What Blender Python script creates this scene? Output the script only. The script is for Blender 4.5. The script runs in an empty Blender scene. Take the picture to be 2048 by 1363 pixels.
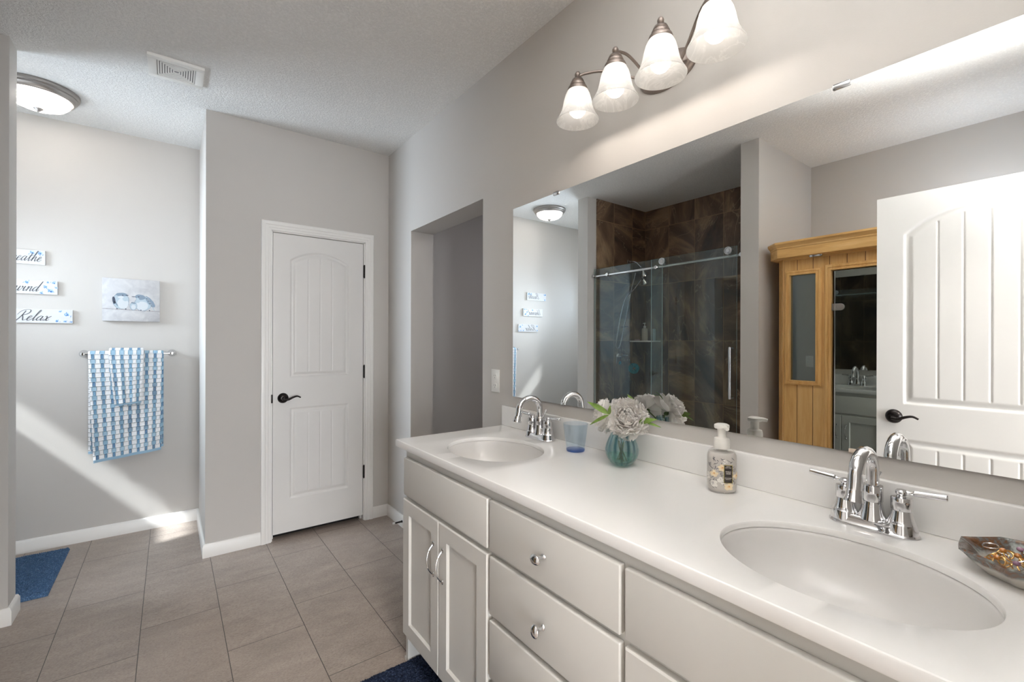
import bpy, bmesh, math, random
from mathutils import Vector, Matrix
from math import sin, cos, pi, radians, sqrt, floor, exp, atan2
random.seed(7)
S = bpy.context.scene
COL = S.collection

# ------------------------------------------------------------------ camera
CAM_H = 1.328
cam_d = bpy.data.cameras.new('camera'); cam = bpy.data.objects.new('camera', cam_d); COL.objects.link(cam)
cam_d.sensor_width = 36.0; cam_d.lens = 908.0 / 2048.0 * 36.0
cam_d.clip_start = 0.02; cam_d.clip_end = 60
yaw = radians(37.0); roll = radians(0.15)
fwd = Vector((sin(yaw), cos(yaw), 0)); rgt = Vector((cos(yaw), -sin(yaw), 0)); up = Vector((0, 0, 1))
r2 = rgt * cos(roll) + up * sin(roll); u2 = -rgt * sin(roll) + up * cos(roll)
M = Matrix((r2, u2, -fwd)).transposed().to_4x4(); M.translation = Vector((0, 0, CAM_H))
cam.matrix_world = M
S.camera = cam

# ------------------------------------------------------------------ colour management, world
S.view_settings.view_transform = 'Standard'
S.view_settings.look = 'None'
S.view_settings.gamma = 1.0
S.view_settings.use_curve_mapping = False
S.view_settings.exposure = 1.6
cy = S.cycles
cy.max_bounces = 14; cy.diffuse_bounces = 8; cy.glossy_bounces = 8; cy.transmission_bounces = 8; cy.transparent_max_bounces = 16
cy.caustics_reflective = False; cy.caustics_refractive = False
cy.sample_clamp_indirect = 6.0
cy.use_denoising = True
W = bpy.data.worlds.new('world'); S.world = W; W.use_nodes = True
W.node_tree.nodes['Background'].inputs[0].default_value = (0.62, 0.78, 1.0, 1)
W.node_tree.nodes['Background'].inputs[1].default_value = 1.6

def light(name, kind, loc, energy, color, size=None, size_y=None, target=None, direction=None):
    d = bpy.data.lights.new(name, kind); d.energy = energy; d.color = color
    if kind == 'AREA':
        d.shape = 'RECTANGLE'; d.size = size; d.size_y = size_y
    elif kind == 'SUN':
        d.angle = size
    elif size is not None:
        d.shadow_soft_size = size
    o = bpy.data.objects.new(name, d); COL.objects.link(o); o.location = loc
    dr = Vector(direction) if direction else (Vector(target) - Vector(loc))
    o.rotation_euler = dr.to_track_quat('-Z', 'Y').to_euler()
    return o
# sunshine slanting through the small high window of the nook
light('sun', 'SUN', (-4, 3, 5), 4.6, (0.93, 0.97, 1.0), size=radians(1.6), direction=(1.0, 0.25, -1.09))
# sky light entering by that window
light('window_daylight', 'AREA', (-1.49, 3.64, 1.80), 9.5, (0.76, 0.88, 1.0), 0.50, 0.44, direction=(1, -0.40, -0.15)).data.spread = radians(115)
# unseen fill light added in the bedroom behind the open doorway
light('bedroom_fill', 'AREA', (0.3, -3.2, 1.0), 95, (0.90, 0.95, 1.0), 2.6, 1.6, direction=(0, 1, -0.02))
light('bedroom_overhead_fill', 'AREA', (0.2, -1.3, 2.66), 22, (1.0, 0.92, 0.84), 0.5, 0.5, direction=(0, 0.2, -1))  # overhead fill added to brighten, stands for no known lamp
# unseen fill added near the camera, aimed up to bounce off the ceiling
light('bounce_fill', 'AREA', (0.42, 0.02, 1.42), 12.0, (0.99, 0.985, 0.98), 0.8, 0.45, direction=(-0.05, 0.14, 1)).data.spread = radians(78)
# unseen cool fill added above the sauna roof, behind the open door
light('sauna_roof_fill', 'AREA', (-1.12, 0.46, 2.04), 1.9, (0.78, 0.88, 1.0), 0.5, 0.4, direction=(-0.3, 0.5, 1))
# unseen fill added in the passage beyond the opening in the vanity wall
light('passage_fill', 'AREA', (2.4, 2.2, 2.6), 1.5, (0.90, 0.90, 1.0), 0.35, 0.35, direction=(0, 0, -1))

# ------------------------------------------------------------------ node helpers
class NT:
    def __init__(s, name, wipe=True):
        s.m = bpy.data.materials.new(name); s.m.use_nodes = True
        s.t = s.m.node_tree; s.n = s.t.nodes; s.l = s.t.links
        s.b = s.n['Principled BSDF']; s.out = s.n['Material Output']
    def add(s, typ, **kw):
        nd = s.n.new(typ)
        for k, v in kw.items(): setattr(nd, k, v)
        return nd
    def put(s, sock, v):
        if v is None: return
        if isinstance(v, bpy.types.NodeSocket): s.l.new(v, sock)
        elif isinstance(v, (tuple, list)):
            if sock.type == 'RGBA' and len(v) == 3: v = (*v, 1)
            sock.default_value = v
        else: sock.default_value = v
    def math(s, op, a, b=None, c=None, clamp=False):
        nd = s.add('ShaderNodeMath', operation=op, use_clamp=clamp)
        s.put(nd.inputs[0], a); s.put(nd.inputs[1], b)
        if c is not None: s.put(nd.inputs[2], c)
        return nd.outputs[0]
    def coord(s, which='Object'):
        return s.add('ShaderNodeTexCoord').outputs[which]
    def sep(s, v):
        nd = s.add('ShaderNodeSeparateXYZ'); s.put(nd.inputs[0], v); return nd.outputs
    def comb(s, x, y, z):
        nd = s.add('ShaderNodeCombineXYZ'); s.put(nd.inputs[0], x); s.put(nd.inputs[1], y); s.put(nd.inputs[2], z); return nd.outputs[0]
    def vadd(s, a, b):
        nd = s.add('ShaderNodeVectorMath', operation='ADD'); s.put(nd.inputs[0], a); s.put(nd.inputs[1], b); return nd.outputs[0]
    def vmul(s, a, b):
        nd = s.add('ShaderNodeVectorMath', operation='MULTIPLY'); s.put(nd.inputs[0], a); s.put(nd.inputs[1], b); return nd.outputs[0]
    def noise(s, vec, scale, detail=2, rough=0.5, dist=0.0):
        nd = s.add('ShaderNodeTexNoise'); s.put(nd.inputs['Vector'], vec)
        nd.inputs['Scale'].default_value = scale; nd.inputs['Detail'].default_value = detail
        nd.inputs['Roughness'].default_value = rough; nd.inputs['Distortion'].default_value = dist
        return nd.outputs[0]
    def white(s, vec):
        nd = s.add('ShaderNodeTexWhiteNoise', noise_dimensions='3D'); s.put(nd.inputs[0], vec); return nd.outputs
    def voro(s, vec, scale, feature='F1'):
        nd = s.add('ShaderNodeTexVoronoi', feature=feature); s.put(nd.inputs['Vector'], vec); nd.inputs['Scale'].default_value = scale
        return nd.outputs[0]
    def ramp(s, fac, stops):
        nd = s.add('ShaderNodeValToRGB'); s.put(nd.inputs[0], fac)
        el = nd.color_ramp.elements
        while len(el) < len(stops): el.new(0.5)
        for e, (p, c) in zip(el, stops):
            e.position = p; e.color = (*c, 1) if len(c) == 3 else c
        return nd.outputs[0]
    def rng(s, v, a, b, c=0.0, d=1.0):
        nd = s.add('ShaderNodeMapRange'); s.put(nd.inputs[0], v)
        for i, k in enumerate((a, b, c, d)): s.put(nd.inputs[1 + i], k)
        return nd.outputs[0]
    def mix(s, fac, a, b, mode='MIX'):
        nd = s.add('ShaderNodeMix', data_type='RGBA', blend_type=mode)
        s.put(nd.inputs[0], fac); s.put(nd.inputs[6], a); s.put(nd.inputs[7], b); return nd.outputs[2]
    def bump(s, h, strength=0.3, dist=0.01):
        nd = s.add('ShaderNodeBump'); s.put(nd.inputs['Height'], h)
        nd.inputs['Strength'].default_value = strength; nd.inputs['Distance'].default_value = dist
        s.l.new(nd.outputs[0], s.b.inputs['Normal']); return nd.outputs[0]
    def base(s, color=None, rough=None, metal=None, spec=None, **kw):
        s.put(s.b.inputs['Base Color'], color); s.put(s.b.inputs['Roughness'], rough); s.put(s.b.inputs['Metallic'], metal)
        s.put(s.b.inputs['Specular IOR Level'], spec)
        for k, v in kw.items(): s.put(s.b.inputs[k.replace('_', ' ')], v)
        return s.m

def plain(name, color, rough=0.5, metal=0.0, spec=0.5, var=0.0, vs=8, bumps=None):
    n = NT(name)
    c = color
    if var:
        f = n.noise(n.coord(), vs, 3)
        c = n.mix(n.rng(f, 0.3, 0.7), tuple(k * (1 - var) for k in color), tuple(min(1, k * (1 + var)) for k in color))
    n.base(c, rough, metal, spec)
    if bumps: n.bump(n.noise(n.coord(), bumps[0], 3), bumps[1], bumps[2])
    return n.m

MAT = {}
def wall_paint(name, col):
    n = NT(name); co = n.coord()
    f = n.noise(co, 1.5, 2)
    n.base(n.mix(f, tuple(k * 0.985 for k in col), tuple(k * 1.015 for k in col)), 0.62, 0, 0.35)
    n.bump(n.noise(co, 260, 2), 0.10, 0.002)
    return n.m
MAT['wall'] = wall_paint('greige_wall_paint', (0.55, 0.527, 0.50))
n = NT('textured_ceiling_paint'); co = n.coord()
h1 = n.noise(co, 85, 3, 0.55, 0.8); h2 = n.noise(co, 200, 2)
h = n.math('ADD', n.rng(h1, 0.42, 0.58), n.math('MULTIPLY', h2, 0.3))
n.base(n.mix(n.rng(h1, .35, .65), (0.76, 0.755, 0.74), (0.84, 0.835, 0.82)), 0.85, 0, 0.2); n.bump(h, 0.55, 0.004)
MAT['ceiling'] = n.m
MAT['trim'] = plain('white_trim_paint', (0.80, 0.785, 0.76), 0.35, 0, 0.5)
MAT['door'] = plain('white_door_paint', (0.715, 0.70, 0.68), 0.38, 0, 0.5, 0.012, 3)
MAT['cab'] = plain('off_white_cabinet_paint', (0.645, 0.63, 0.597), 0.36, 0, 0.5, 0.01, 4)
MAT['counter'] = plain('white_cultured_marble', (0.84, 0.83, 0.815), 0.18, 0, 0.55, 0.008, 5)
MAT['bowl'] = plain('shaded_sink_white', (0.68, 0.665, 0.65), 0.24, 0, 0.55)  # darker than the counter white: shade inside the bowl put into its colour
MAT['chrome'] = plain('polished_chrome', (0.70, 0.70, 0.71), 0.035, 1.0)
MAT['nickel'] = plain('brushed_nickel', (0.36, 0.335, 0.315), 0.38, 0.9)
MAT['steel'] = plain('satin_steel', (0.72, 0.73, 0.74), 0.18, 1.0)
MAT['bronze'] = plain('pewter_bronze', (0.27, 0.225, 0.20), 0.34, 0.85, 0.5, 0.12, 30)
MAT['black'] = plain('oil_rubbed_bronze', (0.022, 0.018, 0.017), 0.30, 0.7, 0.5, 0.2, 60)
MAT['gap_shade'] = plain('painted_gap_shade', (0.01, 0.009, 0.008), 0.9)
MAT['plastic'] = plain('white_plastic', (0.80, 0.79, 0.76), 0.32)
MAT['slot'] = plain('slot_dark', (0.10, 0.09, 0.09), 0.6)
MAT['mirror'] = plain('silvered_mirror', (0.90, 0.915, 0.91), 0.0, 1.0)
MAT['mirror_edge'] = plain('mirror_edge', (0.12, 0.14, 0.14), 0.25, 0.3)
MAT['rubber'] = plain('white_rubber', (0.75, 0.74, 0.72), 0.6)

# floor tile: 0.305 x 0.61 m, each column shifted by a third
n = NT('grey_brown_floor_tile'); co = n.coord(); x, y, z = n.sep(co)
xs = n.math('DIVIDE', n.math('ADD', x, 0.41), 0.305); ix = n.math('FLOOR', xs); fx = n.math('FRACT', xs)
ys = n.math('DIVIDE', n.math('SUBTRACT', n.math('SUBTRACT', y, 3.70), n.math('MULTIPLY', ix, 0.2033)), 0.61)
iy = n.math('FLOOR', ys); fy = n.math('FRACT', ys)
ex = n.math('MULTIPLY', n.math('MINIMUM', fx, n.math('SUBTRACT', 1.0, fx)), 0.305)
ey = n.math('MULTIPLY', n.math('MINIMUM', fy, n.math('SUBTRACT', 1.0, fy)), 0.61)
e = n.math('MINIMUM', ex, ey)
joint = n.rng(e, 0.0010, 0.0018)
rnd = n.white(n.comb(ix, iy, 3.0)); off = n.vmul(rnd[1], (9, 9, 9))
tv = n.vadd(co, off)
cl = n.noise(n.vmul(tv, (1, 2.4, 1)), 5, 5, 0.62, 0.4); fine = n.noise(n.vmul(tv, (1.0, 3, 1)), 75, 5, 0.75); sp = n.noise(n.vmul(tv, (.7, 1.4, 1)), 150, 4, 0.75)
c1 = n.ramp(cl, [(0.28, (0.225, 0.182, 0.152)), (0.5, (0.315, 0.258, 0.218)), (0.75, (0.41, 0.345, 0.295))])
c2 = n.mix(n.rng(fine, 0.38, 0.62, 0, 0.75), c1, n.mix(0.5, c1, (0.50, 0.45, 0.41)))
c3 = n.mix(n.rng(sp, 0.48, 0.64, 0, 0.55), c2, (0.14, 0.112, 0.095))
c4 = n.mix(n.rng(rnd[0], 0, 1, 0, 0.16), c3, (0.38, 0.31, 0.26))
n.base(n.mix(joint, (0.055, 0.048, 0.045), c4), n.rng(cl, 0.3, 0.7, 0.30, 0.40), 0, 0.5)
n.bump(n.math('ADD', joint, n.math('MULTIPLY', fine, 0.12)), 0.5, 0.0016)
MAT['floor'] = n.m

# shower tile: stacked 0.295 x 0.60 m slate-look porcelain; horizontal axis picks x or y
def shower_tile(name, axis, ox):
    n = NT(name); co = n.coord(); x, y, z = n.sep(co)
    hcoord = x if axis == 'x' else y
    us = n.math('DIVIDE', n.math('SUBTRACT', hcoord, ox), 0.2935); iu = n.math('FLOOR', us); fu = n.math('FRACT', us)
    vs = n.math('DIVIDE', n.math('SUBTRACT', z, 0.135), 0.60); iv = n.math('FLOOR', vs); fv = n.math('FRACT', vs)
    eu = n.math('MULTIPLY', n.math('MINIMUM', fu, n.math('SUBTRACT', 1.0, fu)), 0.2935)
    ev = n.math('MULTIPLY', n.math('MINIMUM', fv, n.math('SUBTRACT', 1.0, fv)), 0.60)
    j = n.rng(n.math('MINIMUM', eu, ev), 0.0018, 0.0028)
    rnd = n.white(n.comb(iu, iv, 5.0 if axis == 'x' else 11.0)); off = n.vmul(rnd[1], (13, 13, 13))
    tv = n.vadd(n.comb(hcoord, z, 0.0), off)
    # swirling veins at a different angle in every tile
    rot = n.add('ShaderNodeVectorRotate', rotation_type='Z_AXIS'); n.put(rot.inputs['Vector'], tv)
    n.put(rot.inputs['Angle'], n.math('MULTIPLY', rnd[0], 3.0)); rv = rot.outputs[0]
    cl = n.noise(n.vmul(rv, (1, 2.6, 1)), 1.9, 4, 0.55, 0.7)
    c = n.ramp(cl, [(0.26, (0.050, 0.036, 0.028)), (0.42, (0.13, 0.082, 0.052)), (0.54, (0.21, 0.13, 0.08)), (0.66, (0.36, 0.245, 0.145)), (0.8, (0.25, 0.20, 0.15))])
    fine = n.noise(n.vmul(rv, (1, 5, 1)), 12, 6, 0.7)
    c = n.mix(n.rng(fine, 0.35, 0.7, 0, 0.5), c, n.mix(0.5, c, (0.025, 0.024, 0.022)))
    vein = n.math('ABSOLUTE', n.math('SUBTRACT', n.noise(n.vmul(rv, (1, 2.2, 1)), 1.3, 4, 0.55, 1.0), 0.5))
    c = n.mix(n.rng(vein, 0.0, 0.006, 0.5, 0.0), c, (0.45, 0.34, 0.23))
    c = n.mix(j, (0.36, 0.23, 0.13), c)
    n.base(c, n.rng(fine, 0.3, 0.7, 0.28, 0.42), 0, 0.4)
    n.bump(n.math('ADD', j, n.math('MULTIPLY', fine, 0.3)), 0.35, 0.002)
    return n.m
MAT['tile_back'] = shower_tile('slate_tile_back', 'y', 3.09)
MAT['tile_side'] = shower_tile('slate_tile_side', 'x', -1.50 + 0.2935 * 0.78)

def thin_glass(name, tint, refl=1.0, ior=1.5, rough=0.0, rtint=(1, 1, 1), extra=0.0):
    n = NT(name); n.n.remove(n.b)
    tr = n.add('ShaderNodeBsdfTransparent'); n.put(tr.inputs[0], tint)
    gl = n.add('ShaderNodeBsdfGlossy'); n.put(gl.inputs[0], rtint); gl.inputs['Roughness'].default_value = rough
    fr = n.add('ShaderNodeFresnel'); bf = n.add('ShaderNodeNewGeometry').outputs['Backfacing']
    n.put(fr.inputs[0], n.rng(bf, 0, 1, ior, 1 / ior))
    f = n.math('ADD', n.math('MULTIPLY', fr.outputs[0], refl), extra, clamp=True)
    mx = n.add('ShaderNodeMixShader'); n.put(mx.inputs[0], f); n.l.new(tr.outputs[0], mx.inputs[1]); n.l.new(gl.outputs[0], mx.inputs[2])
    n.l.new(mx.outputs[0], n.out.inputs[0])
    return n.m
MAT['shower_glass'] = thin_glass('shower_glass', (0.935, 0.955, 0.935), 0.95, 1.5, 0.0, (0.66, 0.88, 1.0))
MAT['glass_edge'] = plain('glass_edge', (0.42, 0.52, 0.52), 0.15, 0, 0.8)
MAT['sauna_glass'] = thin_glass('tinted_glass', (0.10, 0.10, 0.10), 2.0, 1.6, 0.0, (0.9, 1.0, 0.95), 0.20)
MAT['blue_glass'] = thin_glass('blue_tumbler_glass', (0.885, 0.925, 0.955), 1.0, 1.45)
MAT['blue_base'] = thin_glass('blue_tumbler_base', (0.42, 0.55, 0.80), 1.0, 1.45)
MAT['vase'] = None
n = NT('teal_vase_glass'); n.n.remove(n.b); co = n.coord(); x, y, z = n.sep(co)
tc = n.ramp(n.rng(z, 0.0, 0.125), [(0.0, (0.80, 0.93, 0.89)), (0.22, (0.82, 0.93, 0.91)), (0.5, (0.85, 0.925, 0.935)), (1.0, (0.84, 0.91, 0.925))])
rbv = n.math('COSINE', n.math('MULTIPLY', n.math('ARCTAN2', y, x), 14.0))
tc = n.mix(n.rng(rbv, -1.0, 0.2, 0.85, 0.0), tc, (0.52, 0.70, 0.75))
tr = n.add('ShaderNodeBsdfTransparent'); n.put(tr.inputs[0], tc)
gl = n.add('ShaderNodeBsdfGlossy'); gl.inputs['Roughness'].default_value = 0.02
fr = n.add('ShaderNodeFresnel'); n.put(fr.inputs[0], n.rng(n.add('ShaderNodeNewGeometry').outputs['Backfacing'], 0, 1, 1.5, 1 / 1.5))
mx = n.add('ShaderNodeMixShader'); n.put(mx.inputs[0], n.math('MULTIPLY', fr.outputs[0], 1.3, clamp=True)); n.l.new(tr.outputs[0], mx.inputs[1]); n.l.new(gl.outputs[0], mx.inputs[2])
n.l.new(mx.outputs[0], n.out.inputs[0]); MAT['vase'] = n.m
MAT['water'] = thin_glass('vase_water', (0.80, 0.95, 0.88), 1.0, 1.33)
MAT['soap_shell'] = thin_glass('clear_bottle_plastic', (0.97, 0.97, 0.965), 1.0, 1.45)

# alabaster lamp glass: part translucent, part see-through
def lamp_glass(name, tr_amt, glow):
    n = NT(name); n.n.remove(n.b); co = n.coord()
    v = n.math('ABSOLUTE', n.math('SUBTRACT', n.noise(co, 9, 5, 0.6, 2.0), 0.5))
    c = n.mix(n.rng(v, 0, 0.05), (0.97, 0.96, 0.94), (0.86, 0.85, 0.83))
    tl = n.add('ShaderNodeBsdfTranslucent'); n.put(tl.inputs[0], c)
    df = n.add('ShaderNodeBsdfDiffuse'); n.put(df.inputs[0], c)
    tp = n.add('ShaderNodeBsdfTransparent'); tp.inputs[0].default_value = (1, 1, 1, 1)
    m1 = n.add('ShaderNodeMixShader'); m1.inputs[0].default_value = 0.4; n.l.new(tl.outputs[0], m1.inputs[1]); n.l.new(df.outputs[0], m1.inputs[2])
    m2 = n.add('ShaderNodeMixShader'); m2.inputs[0].default_value = tr_amt; n.l.new(m1.outputs[0], m2.inputs[1]); n.l.new(tp.outputs[0], m2.inputs[2])
    if glow:
        em = n.add('ShaderNodeEmission'); n.put(em.inputs[0], (1.0, 0.95, 0.88)); em.inputs[1].default_value = glow
        ad = n.add('ShaderNodeAddShader'); n.l.new(m2.outputs[0], ad.inputs[0]); n.l.new(em.outputs[0], ad.inputs[1])
        n.l.new(ad.outputs[0], n.out.inputs[0])
    else: n.l.new(m2.outputs[0], n.out.inputs[0])
    return n.m
MAT['shade'] = lamp_glass('alabaster_glass', 0.22, 0.0)
MAT['dome'] = lamp_glass('frosted_dome_glass', 0.30, 0.0)
def emit(name, col, st):
    n = NT(name); n.base((0.9, 0.9, 0.9), 0.4); n.put(n.b.inputs['Emission Color'], col); n.b.inputs['Emission Strength'].default_value = st
    return n.m
MAT['bulb'] = emit('glowing_bulb', (1.0, 0.94, 0.88), 1.1)
MAT['bulb2'] = emit('glowing_ceiling_bulb', (1.0, 0.94, 0.88), 46)

# warm knotty wood of the sauna with tongue-and-groove seams
def wood(name, seam_axis=None, pitch=0.092, off=0.0, grain='z', light=1.0):
    n = NT(name); co = n.coord(); x, y, z = n.sep(co)
    ax = {'x': x, 'y': y, 'z': z}
    if seam_axis:
        s_ = n.math('DIVIDE', n.math('SUBTRACT', ax[seam_axis], off), pitch); i_ = n.math('FLOOR', s_); f_ = n.math('FRACT', s_)
        rnd = n.white(n.comb(i_, 2.0, 7.0))
        e_ = n.math('MULTIPLY', n.math('MINIMUM', f_, n.math('SUBTRACT', 1.0, f_)), pitch)
        sm = n.rng(e_, 0.0010, 0.0024)
        vec = n.vadd(co, n.vmul(rnd[1], (5, 5, 5)))
    else: vec = co
    sc = {'z': (9, 9, 0.8), 'y': (9, 0.8, 9), 'x': (0.8, 9, 9)}[grain]
    g = n.noise(n.vmul(vec, sc), 3.2, 5, 0.6, 0.5); g2 = n.noise(n.vmul(vec, tuple(k * 6 for k in sc)), 3, 3, 0.6)
    c = n.ramp(g, [(0.3, (0.60 * light, 0.34 * light, 0.11 * light)), (0.5, (0.74 * light, 0.45 * light, 0.165 * light)), (0.7, (0.80 * light, 0.53 * light, 0.23 * light))])
    c = n.mix(n.rng(g2, 0.4, 0.75, 0, 0.35), c, (0.54 * light, 0.28 * light, 0.085 * light))
    if seam_axis:
        c = n.mix(n.rng(rnd[0], 0, 1, 0, 0.30), c, (0.60 * light, 0.33 * light, 0.11 * light))
        c = n.mix(sm, (0.16, 0.075, 0.028), c)
        n.bump(sm, 0.6, 0.003)
    n.base(c, 0.45, 0, 0.4)
    return n.m
MAT['wood_front'] = wood('sauna_plank_wood', 'y', 0.092, 0.065)
MAT['wood'] = wood('sauna_trim_wood')
MAT['wood_y'] = wood('sauna_crown_wood', None, grain='y')
MAT['wood_side'] = wood('sauna_side_wood', 'x', 0.092)

# ------------------------------------------------------------------ mesh helpers
def link(name, bm, mats, parent=None, loc=None, rot=None, smooth=35, uv=None):
    me = bpy.data.meshes.new(name)
    bmesh.ops.recalc_face_normals(bm, faces=bm.faces[:]) if not uv else None
    bm.to_mesh(me); bm.free()
    if not isinstance(mats, (list, tuple)): mats = [mats]
    for m_ in mats: me.materials.append(m_)
    if smooth:
        me.polygons.foreach_set('use_smooth', [True] * len(me.polygons))
        me.set_sharp_from_angle(angle=radians(smooth))
    o = bpy.data.objects.new(name, me); COL.objects.link(o)
    if parent: o.parent = parent
    if loc: o.location = loc
    if rot: o.rotation_euler = rot
    return o
def raw(name, verts, faces, mats, parent=None, smooth=40, midx=None, loc=None):
    me = bpy.data.meshes.new(name); me.from_pydata(verts, [], faces); me.update()
    if not isinstance(mats, (list, tuple)): mats = [mats]
    for m_ in mats: me.materials.append(m_)
    if midx: me.polygons.foreach_set('material_index', midx)
    if smooth:
        me.polygons.foreach_set('use_smooth', [True] * len(me.polygons)); me.set_sharp_from_angle(angle=radians(smooth))
    o = bpy.data.objects.new(name, me); COL.objects.link(o)
    if parent: o.parent = parent
    if loc: o.location = loc
    return o
def tag(o, label=None, cat=None, group=None, kind=None):
    if label: o['label'] = label
    if cat: o['category'] = cat
    if group: o['group'] = group
    if kind: o['kind'] = kind
    return o
def thing(name, label, cat, loc=(0, 0, 0), rz=0, group=None):
    o = bpy.data.objects.new(name, None); COL.objects.link(o); o.location = loc; o.rotation_euler = (0, 0, rz)
    o.empty_display_size = 0.05
    return tag(o, label, cat, group)
def copy_tree(o, parent=None):
    c = o.copy(); COL.objects.link(c)
    if parent: c.parent = parent
    for ch in list(o.children): copy_tree(ch, c)
    return c
def box(bm, a, b, bev=0.0, seg=2, mi=0):
    a = Vector(a); b = Vector(b)
    r = bmesh.ops.create_cube(bm, size=1.0)
    vs = r['verts']
    bmesh.ops.scale(bm, vec=b - a, verts=vs); bmesh.ops.translate(bm, vec=(a + b) / 2, verts=vs)
    fs = set(f for v in vs for f in v.link_faces)
    for f in fs: f.material_index = mi
    if bev:
        es = list(set(e for v in vs for e in v.link_edges))
        bmesh.ops.bevel(bm, geom=es, offset=bev, segments=seg, profile=0.5, affect='EDGES', material=-1)
def bxo(name, a, b, mat, parent=None, bev=0.0, seg=2):
    bm = bmesh.new(); box(bm, a, b, bev, seg); return link(name, bm, mat, parent)
def lathe(bm, prof, seg=32, center=(0, 0, 0), axis='z', sx=1.0, sy=1.0, mi=0, closed=False, rot=None, rib=None):
    c = Vector(center); rings = []
    for (r, h) in prof:
        ring = []
        for i in range(seg):
            a = 2 * pi * i / seg
            rr = r * (rib(a, h) if rib else 1)
            if axis == 'z': p = Vector((rr * cos(a) * sx, rr * sin(a) * sy, h))
            elif axis == 'x': p = Vector((h, rr * cos(a) * sx, rr * sin(a) * sy))
            else: p = Vector((rr * cos(a) * sx, h, rr * sin(a) * sy))
            if rot: p = rot @ p
            ring.append(bm.verts.new(c + p))
        rings.append(ring)
    for k in range(len(rings) - 1):
        A, B = rings[k], rings[k + 1]
        for i in range(seg):
            j = (i + 1) % seg
            f = bm.faces.new((A[i], A[j], B[j], B[i])); f.material_index = mi
    if not closed:
        for ring, (r, h) in ((rings[0], prof[0]), (rings[-1], prof[-1])):
            if r > 1e-5:
                f = bm.faces.new(ring); f.material_index = mi
    bmesh.ops.remove_doubles(bm, verts=[v for R in rings for v in R], dist=1e-6)
    return rings
def cr(pts, n=8):
    """Catmull-Rom through points"""
    P = [Vector(p) for p in pts]; out = []
    if len(P) < 3: return P
    Q = [P[0] * 2 - P[1]] + P + [P[-1] * 2 - P[-2]]
    for i in range(1, len(Q) - 2):
        for k in range(n):
            t = k / n
            out.append(0.5 * ((2 * Q[i]) + (Q[i + 1] - Q[i - 1]) * t + (2 * Q[i - 1] - 5 * Q[i] + 4 * Q[i + 1] - Q[i + 2]) * t * t + (3 * Q[i] - Q[i - 1] - 3 * Q[i + 1] + Q[i + 2]) * t ** 3))
    out.append(P[-1]); return out
def tube(bm, pts, rad, seg=12, mi=0, flat=1.0):
    P = [Vector(p) for p in pts]; n_ = len(P)
    R = rad if isinstance(rad, (list, tuple)) else [rad] * n_
    if len(R) != n_:
        R = [R[0] + (R[-1] - R[0]) * i / (n_ - 1) for i in range(n_)]
    T = []
    for i in range(n_):
        a = P[max(0, i - 1)]; b = P[min(n_ - 1, i + 1)]; T.append((b - a).normalized())
    u = T[0].orthogonal().normalized(); rings = []
    for i in range(n_):
        u = (u - T[i] * u.dot(T[i])).normalized(); v = T[i].cross(u)
        rings.append([bm.verts.new(P[i] + (u * cos(2 * pi * k / seg) + v * sin(2 * pi * k / seg) * flat) * R[i]) for k in range(seg)])
    for a, b in zip(rings, rings[1:]):
        for k in range(seg):
            j = (k + 1) % seg; f = bm.faces.new((a[k], a[j], b[j], b[k])); f.material_index = mi
    for r_ in (rings[0], rings[-1]): f = bm.faces.new(r_); f.material_index = mi
def prism(bm, poly, z0, z1, mi=0, axis='z'):
    def P(p, z):
        return (p[0], p[1], z) if axis == 'z' else ((z, p[0], p[1]) if axis == 'x' else (p[0], z, p[1]))
    A = [bm.verts.new(P(p, z0)) for p in poly]; B = [bm.verts.new(P(p, z1)) for p in poly]
    k = len(poly)
    fs = [bm.faces.new(A), bm.faces.new(B)] + [bm.faces.new((A[i], A[(i + 1) % k], B[(i + 1) % k], B[i])) for i in range(k)]
    for f in fs: f.material_index = mi
def ellipsoid(bm, c, r, seg=16, rings=10, mi=0, rot=None):
    prof = [(sin(pi * i / rings), -cos(pi * i / rings)) for i in range(rings + 1)]
    vs = []
    for (q, h) in prof:
        ring = []
        for i in range(seg):
            a = 2 * pi * i / seg; p = Vector((q * cos(a) * r[0], q * sin(a) * r[1], h * r[2]))
            if rot: p = rot @ p
            ring.append(bm.verts.new(Vector(c) + p))
        vs.append(ring)
    for A, B in zip(vs, vs[1:]):
        for i in range(seg):
            j = (i + 1) % seg; f = bm.faces.new((A[i], A[j], B[j], B[i])); f.material_index = mi
    bmesh.ops.remove_doubles(bm, verts=[v for R in vs for v in R], dist=1e-6)

# ------------------------------------------------------------------ room shell
XR, XN, XL, XE = 1.335, 0.174, -1.50, -0.60       # vanity wall, nook return, outer wall, partition ends
YC, YF, YN, CZ = 3.345, 4.09, -0.10, 2.74         # closet wall, far wall, near wall, ceiling
def st(name, boxes, mat, bev=0.0):
    bm = bmesh.new()
    for a, b in boxes: box(bm, a, b, bev)
    return tag(link(name, bm, mat, smooth=0 if not bev else 35), kind='structure')
st('floor', [((-2.6, -3.7, -0.1), (3.0, 4.3, 0.0))], MAT['floor'])
st('ceiling', [((-1.62, -0.22, CZ), (3.0, 4.3, CZ + 0.1)), ((-2.6, -3.7, CZ), (3.0, -0.22, CZ + 0.1))], MAT['ceiling'])
OY0, OY1, OZ = 2.032, 2.938, 2.088
st('wall_right', [((XR, -0.22, 0), (1.505, OY0, CZ)), ((XR, OY0, OZ), (1.505, OY1, CZ)), ((XR, OY1, 0), (1.505, 4.2, CZ))], MAT['wall'])
DX0, DX1, DZ = 0.535, 1.152, 2.052
st('wall_closet', [((XN, YC, 0), (DX0 - 0.012, YC + 0.115, CZ)), ((DX0 - 0.012, YC, DZ + 0.012), (DX1 + 0.012, YC + 0.115, CZ)), ((DX1 + 0.012, YC, 0), (XR, YC + 0.115, CZ))], MAT['wall'])
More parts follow.
